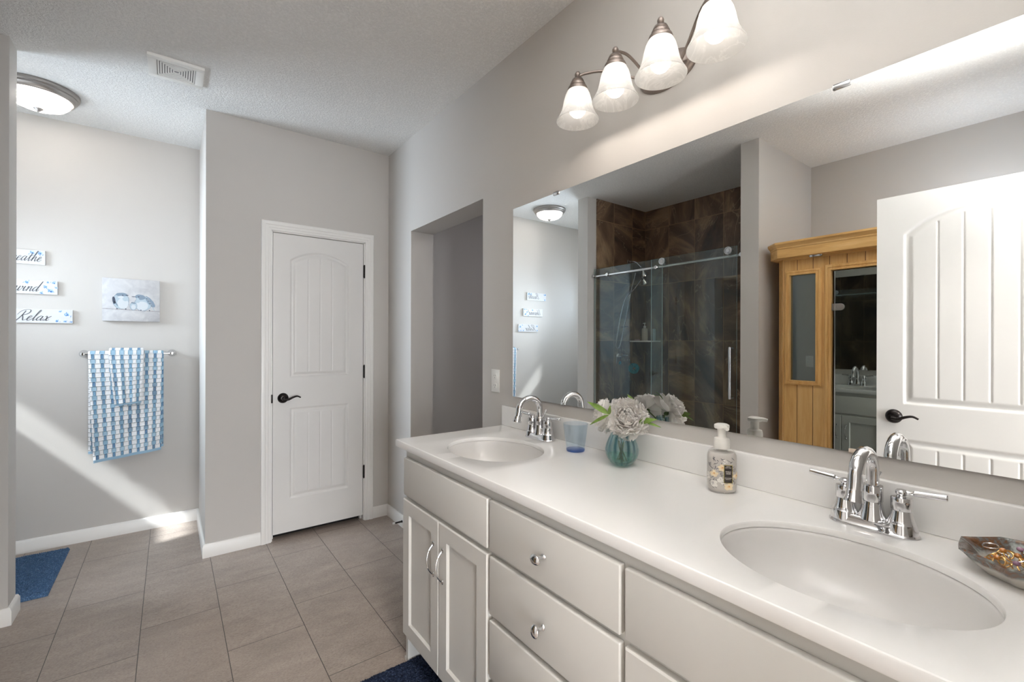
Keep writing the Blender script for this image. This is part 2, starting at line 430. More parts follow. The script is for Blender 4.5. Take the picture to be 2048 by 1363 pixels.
st('wall_nook_right', [((XN, YC + 0.115, 0), (XN + 0.115, YF, CZ))], MAT['wall'])
st('wall_far', [((-1.62, YF, 0), (XR, YF + 0.11, CZ))], MAT['wall'])
WY0, WY1, WZ0, WZ1 = 3.36, 3.95, 1.58, 2.02
st('wall_left', [((-1.62, -0.22, 0), (XL, WY0, CZ)), ((-1.62, WY1, 0), (XL, YF, CZ)), ((-1.62, WY0, 0), (XL, WY1, WZ0)), ((-1.62, WY0, WZ1), (XL, WY1, CZ))], MAT['wall'])
st('wall_partition_far', [((XL, 3.10, 0), (XE, 3.23, CZ))], MAT['wall'])
st('wall_partition_near', [((XL, 1.485, 0), (XE, 1.61, CZ))], MAT['wall'])
NX0, NX1 = -0.24, 0.56
st('wall_near', [((XL, -0.22, 0), (NX0, YN, CZ)), ((NX1, -0.22, 0), (XR, YN, CZ)), ((NX0, -0.22, 2.06), (NX1, YN, CZ))], MAT['wall'])
# passage beyond the opening, bedroom behind the camera
st('wall_passage', [((2.75, 1.2, 0), (2.85, 3.5, CZ)), ((1.505, 3.40, 0), (2.75, 3.5, CZ)), ((1.505, 1.2, 0), (2.75, 1.3, CZ))], MAT['wall'])
st('wall_bedroom', [((-2.6, -3.7, 0), (-2.5, -0.22, CZ)), ((2.5, -3.7, 0), (2.6, -0.22, CZ)), ((-2.5, -3.7, 0), (2.5, -3.6, CZ)), ((-2.5, -0.22, 0), (-1.62, -0.12, CZ)), ((1.505, -0.22, 0), (2.5, -0.12, CZ))], MAT['wall'])
# window of the nook and an unseen slab added outside to trim the sunbeam
win = tag(bpy.data.objects.new('window_1', None), kind='structure'); COL.objects.link(win)
bm = bmesh.new()
for a, b in (((-1.60, WY0, WZ0), (-1.53, WY0 + .03, WZ1)), ((-1.60, WY1 - .03, WZ0), (-1.53, WY1, WZ1)), ((-1.60, WY0, WZ0), (-1.53, WY1, WZ0 + .03)), ((-1.60, WY0, WZ1 - .03), (-1.53, WY1, WZ1))): box(bm, a, b, .002)
link('window_frame', bm, MAT['trim'], win)
bxo('window_pane', (-1.572, WY0 + .03, WZ0 + .03), (-1.568, WY1 - .03, WZ1 - .03), thin_glass('window_glass', (0.97, 0.98, 0.98)), win)
st('sunbeam_blocker', [((-2.20, 2.9, 2.52), (-1.62, 4.3, 2.60))], MAT['trim'])

# baseboards with an eased top edge
BP = [(0, 0), (0.014, 0), (0.014, 0.066), (0.011, 0.072), (0.0085, 0.079), (0.005, 0.082), (0, 0.082)]
def base_run(bm, p0, p1, nrm, m0=0, m1=0):
    """profile swept from p0 to p1; nrm points into the room; m0/m1 mitre (+1 outside corner, -1 inside)"""
    p0 = Vector((*p0, 0)); p1 = Vector((*p1, 0)); nv = Vector((*nrm, 0)); d = (p1 - p0).normalized()
    A = [bm.verts.new(p0 + nv * t - d * t * m0 + Vector((0, 0, h))) for t, h in BP]
    B = [bm.verts.new(p1 + nv * t + d * t * m1 + Vector((0, 0, h))) for t, h in BP]
    k = len(BP); bm.faces.new(A); bm.faces.new(B[::-1])
    for i in range(k): bm.faces.new((A[i], A[(i + 1) % k], B[(i + 1) % k], B[i]))
def baseboard(name, runs):
    bm = bmesh.new()
    for r_ in runs: base_run(bm, *r_)
    return tag(link(name, bm, MAT['trim'], smooth=35), kind='structure')
baseboard('baseboard_closet', [((XN, YC), (0.472, YC), (0, -1), 1, 0), ((1.206, YC), (XR, YC), (0, -1), 0, -1)])
baseboard('baseboard_right', [((XR, YC), (XR, OY1), (-1, 0), -1, 0), ((XR, OY0), (XR, 1.84), (-1, 0), 0, 0)])
baseboard('baseboard_nook', [((XN, YF), (XN, YC), (-1, 0), -1, 1)])
baseboard('baseboard_far', [((XL, YF), (XN, YF), (0, -1), -1, -1)])
baseboard('baseboard_partition', [((-0.72, 3.10), (XE, 3.10), (0, -1), 0, 1), ((XE, 3.10), (XE, 3.23), (1, 0), 1, 1), ((XE, 3.23), (XL, 3.23), (0, 1), 1, 0)])
baseboard('baseboard_partition_near', [((-0.72, 1.61), (XE, 1.61), (0, 1), 0, 1), ((XE, 1.61), (XE, 1.485), (1, 0), 1, 1), ((XE, 1.485), (XL, 1.485), (0, -1), 1, 0)])

# ------------------------------------------------------------------ doors
def casing(name, x0, x1, zt, parent=None, w=0.062):
    """door casing facing -y, mitred at the head; inner edge runs x0, zt, x1"""
    prof = [(0, 0), (0, 0.010), (0.006, 0.013), (0.016, 0.013), (0.020, 0.0155), (0.034, 0.016), (0.038, 0.019), (0.050, 0.020), (0.058, 0.0185), (w, 0.014), (w, 0)]
    path = [((x0, 0), (-1, 0)), ((x0, zt), (-1, 1)), ((x1, zt), (1, 1)), ((x1, 0), (1, 0))]
    bm = bmesh.new(); rings = []
    for (px, pz), (ox, oz) in path: rings.append([bm.verts.new((px + ox * o_, -t, pz + oz * o_)) for o_, t in prof])
    k = len(prof)
    for A, B in zip(rings, rings[1:]):
        for i in range(k): bm.faces.new((A[i], A[(i + 1) % k], B[(i + 1) % k], B[i]))
    bm.faces.new(rings[0]); bm.faces.new(rings[-1])
    return link(name, bm, MAT['trim'], parent, smooth=25)
def door_leaf(parent, W_, H_=2.03, t=0.035, m=0.103, planks=4, zs=(0.222, 0.835, 1.040, 1.835, 1.900)):
    """moulded two-panel door, arched upper panel of grooved planks; front at y=0 facing -y"""
    z0, z1, z2, z3, z4 = zs
    x0, x1 = m, W_ - m; xc = W_ / 2; hw = (x1 - x0) / 2; rise = z4 - z3
    R_ = (hw * hw + rise * rise) / (2 * rise)
    ins = 0.038; fx0, fx1 = x0 + ins, x1 - ins; pw = (fx1 - fx0) / planks
    def sst(a): a = max(0, min(1, a)); return a * a * (3 - 2 * a)
    def hgt(x, z):
        d1 = min(x - x0, x1 - x, z - z0, z1 - z)
        dx = abs(x - xc)
        d2 = min(x - x0, x1 - x, z - z2, R_ - sqrt(dx * dx + (z - (z4 - R_)) ** 2) if z > z4 - R_ else 9)
        d = max(d1, d2)
        if d <= 0: return 0.0
        if d < 0.011: return 0.0085 * sst(d / 0.011)
        if d < 0.015: return 0.0085
        if d < ins: return 0.0085 - 0.0075 * sst((d - 0.015) / (ins - 0.015))
        h_ = 0.001
        u_ = ((x - fx0) / pw) % 1.0; g = min(u_, 1 - u_) * pw
        if fx0 + 0.02 < x < fx1 - 0.02 and g < 0.0045: h_ += 0.0042 * (1 - g / 0.0045)
        return h_
    nx = int(W_ / 0.0034); nz = int(H_ / 0.0042)
    V = []; F = []
    for j in range(nz + 1):
        z = H_ * j / nz
        for i in range(nx + 1):
            x = W_ * i / nx; V.append((x, hgt(x, z), z))
    for j in range(nz):
        for i in range(nx):
            a = j * (nx + 1) + i; F.append((a, a + 1, a + nx + 2, a + nx + 1))
    b = len(V); V += [(0, 0, 0), (W_, 0, 0), (W_, 0, H_), (0, 0, H_), (0, t, 0), (W_, t, 0), (W_, t, H_), (0, t, H_)]
    F += [(b + 4, b + 7, b + 6, b + 5), (b, b + 4, b + 5, b + 1), (b + 3, b + 2, b + 6, b + 7), (b, b + 3, b + 7, b + 4), (b + 1, b + 5, b + 6, b + 2)]
    return raw('door_leaf', V, F, MAT['door'], parent, smooth=60)
def lever(parent, x, z, s=1, name='door_handle'):
    """round ribbed rose with a wave-shaped lever pointing to s*x; stands off the face at y=0 towards -y"""
    bm = bmesh.new()
    lathe(bm, [(0.0, -0.020), (0.012, -0.020), (0.022, -0.017), (0.029, -0.011), (0.033, -0.004), (0.034, 0.0)], 32, (x, 0, z), 'y')
    for k in range(5):   # carved ribs on the rose
        q = -0.6 + 0.3 * k
        tube(bm, cr([(x - 0.024 * cos(q), -0.013, z - 0.024 * sin(q)), (x - 0.004, -0.0205, z + 0.006 * k - 0.014), (x + 0.02, -0.017, z + 0.004 * k - 0.004)], 5), 0.0016, 6)
    tube(bm, [(x, -0.018, z), (x, -0.050, z)], 0.0085, 14)
    tube(bm, cr([(x, -0.048, z - 0.003), (x + s * 0.024, -0.050, z - 0.006), (x + s * 0.052, -0.050, z + 0.006), (x + s * 0.078, -0.049, z + 0.012), (x + s * 0.100, -0.047, z + 0.002)], 6),
         [0.0085, 0.0045], 12)
    return link(name, bm, MAT['black'], parent)
d1 = tag(bpy.data.objects.new('door_1', None), kind='structure'); COL.objects.link(d1); d1.location = (0, YC, 0)
# closed closet door: jamb, stop, leaf, hinges, lever, casing
bm = bmesh.new()
for a, b in (((DX0 - .012, 0, 0), (DX0 + .006, .115, DZ)), ((DX1 - .006, 0, 0), (DX1 + .012, .115, DZ)), ((DX0 - .012, 0, DZ - .006), (DX1 + .012, .115, DZ + .012)),
             ((DX0 + .006, .044, 0), (DX0 + .018, .08, DZ - .006)), ((DX1 - .018, .044, 0), (DX1 - .006, .08, DZ - .006))): box(bm, a, b)
link('jamb', bm, MAT['trim'], d1, smooth=0)
leaf_parent = d1
lf = door_leaf(d1, 0.598, 2.004); lf.location = (0.5445, 0.006, 0.038)
casing('casing', DX0 - .001, DX1 + .001, DZ, d1)
lh = lever(d1, 0.606, 0.942, 1); lh.location = (0, 0.006, 0)
for zc in (0.36, 1.10, 1.838):
    bm = bmesh.new(); tube(bm, [(1.149, -0.003, zc - .044), (1.149, -0.003, zc + .044)], 0.0062, 12)
    box(bm, (1.143, 0.0, zc - .044), (1.157, 0.004, zc + .044)); ellipsoid(bm, (1.149, -.003, zc + .046), (.005, .005, .004)); ellipsoid(bm, (1.149, -.003, zc - .046), (.005, .005, .004))
    link('hinge', bm, MAT['black'], d1)
bm = bmesh.new(); box(bm, (0.531, -0.0175 + .004, 0.915), (0.5425, 0.004, 0.970), .002); link('strike_plate', bm, MAT['black'], d1)
bxo('door_gap_shade', (DX0 + .006, .075, 0), (DX1 - .006, .09, 0.05), MAT['gap_shade'], d1)  # black strip painting the shade in the gap under the door
# open entry door standing beside the camera
d2 = tag(bpy.data.objects.new('door_2', None), kind='structure'); COL.objects.link(d2)
# local +x runs from the hinge to the free edge, local -y faces the mirror
d2.location = (-0.209, 0.011, 0.012); d2.rotation_euler = (0, 0, radians(90 - 1.6))
door_leaf(d2, 0.711, 2.032, planks=5, zs=(0.235, 0.845, 1.015, 1.838, 1.945))
lever(d2, 0.643, 0.951, -1)
for zc in (0.2, 1.0, 1.85):
    bm = bmesh.new(); tube(bm, [(-0.001, -0.004, zc - .045), (-0.001, -0.004, zc + .045)], 0.006, 12); link('hinge', bm, MAT['black'], d2)
cs = casing('trim_3', NX0, NX1, 2.06); cs.location = (NX0 + NX1, YN, 0); cs.rotation_euler = (0, 0, pi); tag(cs, kind='structure')

# ------------------------------------------------------------------ ceiling vent, ceiling lamp, outlet, door stop
v = thing('ceiling_vent', 'white square exhaust fan grille of nested louvres on the ceiling', 'vent', (0.025, 2.955, CZ))
bm = bmesh.new()
hx, hy = 0.118, 0.112
box(bm, (-hx, -hy, -0.007), (hx, hy, -0.0005), 0.002)
for k in range(7):
    ix_ = 0.078 - k * 0.0105; iy_ = 0.078 - k * 0.0105
    if iy_ < 0.008: break
    w_ = 0.0055
    for a, b in (((-ix_, -iy_, -.0125), (ix_, -iy_ + w_, -.007)), ((-ix_, iy_ - w_, -.0125), (ix_, iy_, -.007)), ((-ix_, -iy_ + w_, -.0125), (-ix_ + w_, iy_ - w_, -.007)), ((ix_ - w_, -iy_ + w_, -.0125), (ix_, iy_ - w_, -.007))): box(bm, a, b)
link('louvre_grille', bm, MAT['plastic'], v, smooth=30)
bm = bmesh.new()
for a, b in (((-hx, -hy, -.016), (hx, -.081, -.006)), ((-hx, .081, -.016), (hx, hy, -.006)), ((-hx, -.081, -.016), (-.081, .081, -.006)), ((.081, -.081, -.016), (hx, .081, -.006))): box(bm, a, b, .002)
link('cover_frame', bm, MAT['plastic'], v)
bm = bmesh.new(); box(bm, (-.0805, -.0805, -.0090), (.0805, .0805, -.0075)); link('duct_mesh', bm, plain('duct_grey', (0.30, 0.29, 0.29), .7), v)

cl_ = thing('ceiling_light', 'round flush ceiling light with nickel rim and glowing frosted dome in the nook', 'ceiling light', (-0.595, 3.655, CZ))
bm = bmesh.new()
lathe(bm, [(0.172, 0), (0.174, -0.006), (0.172, -0.016), (0.163, -0.022), (0.164, -0.030), (0.156, -0.036), (0.152, -0.046), (0.144, -0.050), (0.139, -0.046), (0.138, 0)], 64, closed=True)
link('rim', bm, MAT['nickel'], cl_)
bm = bmesh.new()
lathe(bm, [(0.137, -0.040), (0.136, -0.052), (0.130, -0.068), (0.112, -0.087), (0.082, -0.100), (0.045, -0.108), (0.0, -0.110)], 48, closed=True)
link('dome', bm, MAT['dome'], cl_)
bm = bmesh.new(); lathe(bm, [(0.0, -0.128), (0.007, -0.126), (0.010, -0.120), (0.019, -0.114), (0.022, -0.108), (0.0, -0.104)], 24); link('finial', bm, MAT['nickel'], cl_)
for s_ in (-1, 1):
    bm = bmesh.new(); ellipsoid(bm, (s_ * 0.06, 0, -0.052), (0.034, 0.028, 0.028)); link('bulb', bm, MAT['bulb2'], cl_)

o = thing('outlet', 'white duplex wall outlet beside the mirror and the opening', 'outlet', (XR, 1.907, 1.124))
bm = bmesh.new(); box(bm, (-0.0055, -0.0355, -0.0585), (0, 0.0355, 0.0585), 0.003, 3); link('cover_plate', bm, MAT['plastic'], o)
for zc in (-0.0245, 0.0245):
    bm = bmesh.new()
    prism(bm, [(0.0165 * cos(a), zc + max(-.0135, min(.0135, 0.0165 * sin(a)))) for a in [2 * pi * k / 28 for k in range(28)]], -0.0078, -0.005, axis='x')
    r_ = link('receptacle', bm, MAT['plastic'], o)
    bm = bmesh.new()
    for yy in (-.006, .006): box(bm, (-.0082, yy - .001, zc - .001), (-.0077, yy + .001, zc + .0065))
    ellipsoid(bm, (-.0079, 0, zc - .007), (.0004, .0022, .0022), 10, 6); link('slot', bm, MAT['slot'], r_)
bm = bmesh.new(); ellipsoid(bm, (-.006, 0, 0), (.001, .003, .003), 12, 6); link('screw', bm, MAT['plastic'], o)

ds = thing('door_stop', 'small dark spring door stop with white tip on the baseboard', 'door stop', (XR - 0.014, 3.045, 0.045))
bm = bmesh.new()
tube(bm, [Vector((-0.004 - 0.050 * k / 140, 0.0052 * cos(k * .62), 0.0052 * sin(k * .62))) for k in range(141)], 0.0013, 6)
link('spring', bm, MAT['black'], ds)
bm = bmesh.new(); lathe(bm, [(0.0, -0.071), (0.0065, -0.070), (0.008, -0.064), (0.007, -0.054), (0.0, -0.053)], 18, axis='x'); link('rubber_tip', bm, MAT['rubber'], ds)
bm = bmesh.new(); lathe(bm, [(0.009, 0.0), (0.009, -0.003), (0.005, -0.006), (0.0, -0.006)], 18, axis='x'); link('mount', bm, MAT['black'], ds)

# ------------------------------------------------------------------ mirror with clips
mr = thing('wall_mirror', 'large frameless mirror above the double vanity', 'mirror', (XR, 0, 0))
MY0, MY1, MZ0, MZ1 = -0.085, 1.757, 1.060, 1.967
bm = bmesh.new()
X0 = -0.006
vs = [bm.verts.new(p) for p in ((X0, MY0, MZ0), (X0, MY1, MZ0), (X0, MY1, MZ1), (X0, MY0, MZ1), (-0.0006, MY0, MZ0), (-0.0006, MY1, MZ0), (-0.0006, MY1, MZ1), (-0.0006, MY0, MZ1))]
f = bm.faces.new((vs[0], vs[3], vs[2], vs[1])); f.material_index = 0
for q in ((4, 5, 6, 7), (0, 1, 5, 4), (1, 2, 6, 5), (2, 3, 7, 6), (3, 0, 4, 7)):
    f = bm.faces.new([vs[i] for i in q]); f.material_index = 1
link('mirror_glass', bm, [MAT['mirror'], MAT['mirror_edge']], mr, smooth=0)
for yy, zz, s_ in ((0.408, MZ1, 1), (1.448, MZ1, 1)):
    bm = bmesh.new()
    box(bm, (-0.0095, yy - .018, zz - .010), (-0.0062, yy + .018, zz + .004), .001); box(bm, (-0.0095, yy - .018, zz + .0005), (0, yy + .018, zz + .004), .001)
    link('clip', bm, MAT['steel'], mr)
for yy, hw_, m_ in ((0.372, .019, plain('clear_amber_clip', (0.72, 0.60, 0.50), 0.3)), (1.405, .008, MAT['steel'])):
    bm = bmesh.new()
    box(bm, (-0.0095, yy - hw_, MZ0 - .004), (-0.0062, yy + hw_, MZ0 + .008), .001); box(bm, (-0.0095, yy - hw_, MZ0 - .004), (0, yy + hw_, MZ0 - .0005), .001)
    link('clip', bm, m_, mr)

# ------------------------------------------------------------------ vanity light
vl = thing('vanity_light', 'pewter wall light bar with four glowing bell shades above the mirror', 'wall light', (XR, 0.9075, 2.235))
LX = -0.158; LY = [0.2635, 0.0895, -0.0845, -0.2585]; LX0 = LX
bm = bmesh.new()
prof = [(0.0, -0.030), (0.040, -0.029), (0.062, -0.024), (0.070, -0.018), (0.078, -0.017), (0.082, -0.012), (0.090, -0.011), (0.096, -0.006), (0.098, 0.0)]
lathe(bm, prof, 48, (0, 0, 0), 'x', 1.12, 0.62); link('backplate', bm, MAT['bronze'], vl)
for s_ in (-1, 1):
    bm = bmesh.new(); ellipsoid(bm, (-0.034, s_ * 0.030, 0), (0.008, 0.007, 0.007)); link('knob', bm, MAT['bronze'], vl)
for k, yy in enumerate(LY):
    s_ = 1 if yy > 0 else -1; a = abs(yy)
    bm = bmesh.new()
    tube(bm, cr([(-0.022, s_ * 0.052, -0.02), (-0.050, s_ * (0.052 + (a - .052) * .25), 0.012), (-0.105, s_ * (0.052 + (a - .052) * .62), 0.050), (-0.140, s_ * (0.052 + (a - .052) * .88), 0.056), (LX, s_ * a, 0.050)], 8), 0.0048, 10)
    ellipsoid(bm, (-0.026, s_ * 0.054, -0.020), (0.010, 0.010, 0.010))
    link('arm', bm, MAT['bronze'], vl)
    bm = bmesh.new()
    lathe(bm, [(0.0, 0.0665), (0.007, 0.065), (0.0105, 0.058), (0.0095, 0.050), (0.0065, 0.046), (0.011, 0.044), (0.020, 0.038), (0.0235, 0.030), (0.0225, 0.027), (0.0265, 0.024), (0.0285, 0.017), (0.0275, 0.014), (0.0335, 0.010), (0.0365, 0.001), (0.0355, -0.0025), (0.031, -0.001), (0.029, 0.01), (0.0, 0.02)], 36, (LX, yy, 0))
    link('socket_cap', bm, MAT['bronze'], vl)
    bm = bmesh.new()
    lathe(bm, [(0.0300, 0.003), (0.0375, -0.004), (0.0440, -0.018), (0.0490, -0.036), (0.0530, -0.056), (0.0580, -0.075), (0.0665, -0.093), (0.0760, -0.109), (0.0755, -0.1115), (0.0735, -0.1100), (0.0645, -0.0935), (0.0560, -0.0745), (0.0510, -0.056), (0.0470, -0.036), (0.0420, -0.018), (0.0355, -0.005), (0.0280, 0.001)], 48, (LX, yy, 0), closed=True)
    link('lamp_shade', bm, MAT['shade'], vl)
    bm = bmesh.new()
    lathe(bm, [(0.013, -0.002), (0.0145, -0.018), (0.020, -0.036), (0.0275, -0.052), (0.0305, -0.068), (0.0275, -0.082), (0.018, -0.093), (0.0, -0.0975)], 32, (LX, yy, 0))
    link('bulb', bm, MAT['bulb'], vl)
    sp = bpy.data.lights.new('vanity_bulb_light', 'SPOT'); sp.energy = 0.27; sp.color = (1.0, 0.90, 0.80); sp.spot_size = radians(178); sp.spot_blend = 0.25; sp.shadow_soft_size = 0.025
    so = bpy.data.objects.new('vanity_bulb_light', sp); COL.objects.link(so); so.parent = vl; so.location = (LX, yy, -0.1125)

# ------------------------------------------------------------------ vanity cabinet
VY0, VY1 = -0.085, 1.770; XF = 0.787; CT = 0.912     # cabinet ends, face-frame plane, counter top
vc = thing('vanity_cabinet', 'long off-white double vanity cabinet with doors and a drawer bank', 'cabinet', (0, 0, 0))
bm = bmesh.new()
# carcass as open shell so that the bowls can hang inside it
box(bm, (XF, VY1 - .018, 0.0), (1.33, VY1, 0.882)); box(bm, (XF, VY0, 0.0), (1.33, VY0 + .018, 0.882))
for x0_, x1_ in ((XF, XF + .018),):
    # face frame: rails and stiles
    for y0_, y1_ in ((VY1 - .038, VY1 - .0185), (1.100, 1.160), (0.590, 0.650), (VY0 + .0185, VY0 + .038)): box(bm, (x0_ - .0002, y0_, 0.10), (x1_, y1_, 0.8813))
    for z0_, z1_ in ((0.10, 0.140), (0.840, 0.8815), (0.676, 0.706)): box(bm, (x0_, VY0 + .018, z0_), (x1_, VY1 - .018, z1_))
    box(bm, (x0_ + .001, 0.62, 0.480), (x1_ - .001, 1.13, 0.52)); box(bm, (x0_ + .001, 0.62, 0.290), (x1_ - .001, 1.13, 0.33))
box(bm, (XF + .019, VY0 + .018, 0.10), (1.33, VY1 - .018, 0.118)); box(bm, (XF + .019, VY0 + .02, 0.118), (XF + .022, VY1 - .02, 0.8810))
box(bm, (XF + .075, VY0 + .018, 0.0), (XF + .090, VY1 - .018, 0.0995))
cb = link('body', bm, MAT['cab'], vc, smooth=0)
bm = bmesh.new()
# shoe moulding along the exposed end
prof = [(0, 0), (0.017, 0), (0.0163, 0.006), (0.0135, 0.012), (0.0085, 0.0160), (0, 0.018)]
A = [bm.verts.new((XF - 0.002, VY1 + t, h_)) for t, h_ in prof]; B = [bm.verts.new((1.30, VY1 + t, h_)) for t, h_ in prof]
bm.faces.new(A); bm.faces.new(B[::-1])
for i in range(len(prof)): bm.faces.new((A[i], A[(i + 1) % len(prof)], B[(i + 1) % len(prof)], B[i]))
link('shoe_moulding', bm, MAT['cab'], vc)

def slab_front(bm, y0, y1, z0, z1, xb=XF - .0004, t=0.019):
    box(bm, (xb - t, y0, z0), (xb, y1, z1), 0.0035, 3)
def shaker(bm, y0, y1, z0, z1, xb=XF - .0004, t=0.019, fr=0.057):
    """shaker door: bevelled outer edge, inner chamfer to a recessed flat panel"""
    xf_ = xb - t
    loops = []
    for (ins, dx) in ((0, t), (0, .004), (.0035, 0.0), (fr, 0.0), (fr + .006, .0075), (fr + .0065, .0085)):
        loops.append([bm.verts.new((xf_ + dx, y, z)) for y, z in ((y0 + ins, z0 + ins), (y1 - ins, z0 + ins), (y1 - ins, z1 - ins), (y0 + ins, z1 - ins))])
    for A, B in zip(loops, loops[1:]):
        for i in range(4): bm.faces.new((A[i], A[(i + 1) % 4], B[(i + 1) % 4], B[i]))
    bm.faces.new(loops[-1]); bm.faces.new(loops[0])
def pull(parent, y, zc, L=0.112):
    bm = bmesh.new(); x_ = -0.0195 + XF
    pts = cr([(x_ - .001, y, zc - L / 2 + .004), (x_ - .008, y, zc - L / 2 + .006), (x_ - .022, y, zc - L * .28), (x_ - .0285, y, zc), (x_ - .022, y, zc + L * .28), (x_ - .008, y, zc + L / 2 - .006), (x_ - .001, y, zc + L / 2 - .004)], 6)
    k = len(pts); tube(bm, pts, [0.0023 + 0.0020 * abs(2 * i / (k - 1) - 1) ** 3 for i in range(k)], 10)
    for s_ in (-1, 1): ellipsoid(bm, (x_ - .0025, y, zc + s_ * L / 2), (.0035, .006, .0085), 14, 8)
    return link('handle', bm, MAT['chrome'], parent)
def knob(parent, y, zc, flat=False):
    bm = bmesh.new(); x_ = XF - .0195
    lathe(bm, [(0.008, 0.0), (0.0075, -0.002), (0.0045, -0.005), (0.0045, -0.016), (0.009, -0.020), (0.0145, -0.0245), (0.0158, -0.029), (0.013, -0.0335), (0.007, -0.0365), (0.0, -0.037)], 28, (x_, y, zc), 'x', 1.15 if flat else 0.85, 0.85 if flat else 1.15)
    return link('knob', bm, MAT['chrome'], parent)
# left sink base: false front and two doors
def front_part(name, fn, *a, **k):
    bm = bmesh.new(); fn(bm, *a, **k); return link(name, bm, MAT['cab'], vc, smooth=30)
front_part('false_front', slab_front, 1.143, 1.757, 0.699, 0.850)
dA = front_part('door', shaker, 1.4545, 1.762, 0.128, 0.682); pull(dA, 1.487, 0.537)
dB = front_part('door', shaker, 1.143, 1.4515, 0.128, 0.682); pull(dB, 1.418, 0.537)
for z0_, z1_ in ((0.699, 0.850), (0.508, 0.682), (0.318, 0.491), (0.128, 0.301)):
    dr = front_part('drawer', slab_front, 0.635, 1.130, z0_, z1_); knob(dr, 0.8825, (z0_ + z1_) / 2 - (0.0 if z0_ > .6 else .0025), z0_ > .6)
front_part('false_front', slab_front, VY0 + .012, 0.622, 0.699, 0.850)
ym = (VY0 + .012 + 0.622) / 2
dC = front_part('door', shaker, ym + .0015, 0.622, 0.128, 0.682); pull(dC, ym + .033, 0.537)
dD = front_part('door', shaker, VY0 + .012, ym - .0015, 0.128, 0.682); pull(dD, ym - .033, 0.537)

# ------------------------------------------------------------------ countertop with two oval bowls
ct = thing('countertop', 'white cultured marble countertop with backsplash and two oval sinks', 'countertop', (0, 0, 0))
CX0, CX1, CY0, CY1 = 0.763, 1.3345, -0.095, 1.829
SC = 1.010; AX, AY = 0.172, 0.213; SINKS = (1.450, 0.312)
bm = bmesh.new()
def ang_pts(cx, cy_, x0, x1, y0, y1, N=96):
    out = []
    angs = sorted(set([round(2 * pi * k / N, 6) for k in range(N)] + [round(atan2(yy - cy_, xx - cx) % (2 * pi), 6) for xx in (x0, x1) for yy in (y0, y1)]))
    for a in angs:
        dx, dy = cos(a), sin(a)
        t = min([((x1 - cx) / dx) if dx > 1e-9 else 9e9, ((x0 - cx) / dx) if dx < -1e-9 else 9e9, ((y1 - cy_) / dy) if dy > 1e-9 else 9e9, ((y0 - cy_) / dy) if dy < -1e-9 else 9e9])
        out.append((a, cx + dx * t, cy_ + dy * t))
    return out
ER = 0.004
tx0, tx1 = CX0 + ER, CX1 - .0200
bands = [(CY0, SINKS[1] - .26), (SINKS[1] - .26, SINKS[1] + .26), (SINKS[1] + .26, SINKS[0] - .26), (SINKS[0] - .26, SINKS[0] + .26), (SINKS[0] + .26, CY1 - ER)]
for k, (y0_, y1_) in enumerate(bands):
    if k in (1, 3):
        cy_ = SINKS[1] if k == 1 else SINKS[0]
        P = ang_pts(SC, cy_, tx0, tx1, y0_, y1_)
        out = [bm.verts.new((p[1], p[2], CT)) for p in P]
        rings = [out]
        for (s_, z_) in ((1.012, 0.0), (1.004, -0.0008), (0.998, -0.0032), (0.996, -0.0065), (0.994, -0.014)):
            rings.append([bm.verts.new((SC + AX * s_ * cos(p[0]) * 1.0, cy_ + AY * s_ * sin(p[0]), CT + z_)) for p in P])
        # use ellipse parameter proportional to the ray angle for even quads
        for A, B in zip(rings, rings[1:]):
            n_ = len(A)
            for i in range(n_): bm.faces.new((A[i], A[(i + 1) % n_], B[(i + 1) % n_], B[i]))
    else:
        bm.faces.new([bm.verts.new(p) for p in ((tx0, y0_, CT), (tx1, y0_, CT), (tx1, y1_, CT), (tx0, y1_, CT))])
# eased front edge and left end (drop 30 mm), underside closed
TH = 0.030
ez = [(ER, 0.0), (ER * .3, -ER * .3), (0.0, -ER), (0.0, -TH + ER), (ER * .3, -TH + ER * .3), (ER, -TH)]
def col(ins, z_): return [(CX1, CY0, z_), (CX0 + ins, CY0, z_), (CX0 + ins, CY1 - ins, z_), (CX1, CY1 - ins, z_)]
L_ = [[bm.verts.new((p[0], p[1], CT + p[2])) for p in col(i_, z_)] for i_, z_ in ez]
for A, B in zip(L_, L_[1:]):
    for i in range(3): bm.faces.new((A[i], A[i + 1], B[i + 1], B[i]))
bm.faces.new([bm.verts.new(p) for p in ((tx1, CY0, CT), (CX1, CY0, CT), (CX1, CY1 - ER, CT), (tx1, CY1 - ER, CT))])
bmesh.ops.remove_doubles(bm, verts=bm.verts[:], dist=1e-5)
bm.normal_update()
for f_ in bm.faces:      # top and rims face up / into the cut-out, edge faces outwards
    c_ = f_.calc_center_median(); nn_ = f_.normal
    if abs(nn_.z) > .35: flip = (nn_.z < 0) if c_.z > CT - .02 else (nn_.z > 0)
    elif c_.x < CX0 + .01: flip = nn_.x > 0
    elif c_.y > CY1 - .01: flip = nn_.y < 0
    else:
        cy_ = SINKS[0] if c_.y > .9 else SINKS[1]; flip = (nn_.x * (c_.x - SC) + nn_.y * (c_.y - cy_)) > 0
    if flip: f_.normal_flip()
link('slab', bm, MAT['counter'], ct, smooth=30, uv=True)
bm = bmesh.new(); box(bm, (1.3145, CY0, CT + .0003), (XR - .0005, CY1, 1.009), 0.003, 3); link('backsplash', bm, MAT['counter'], ct)
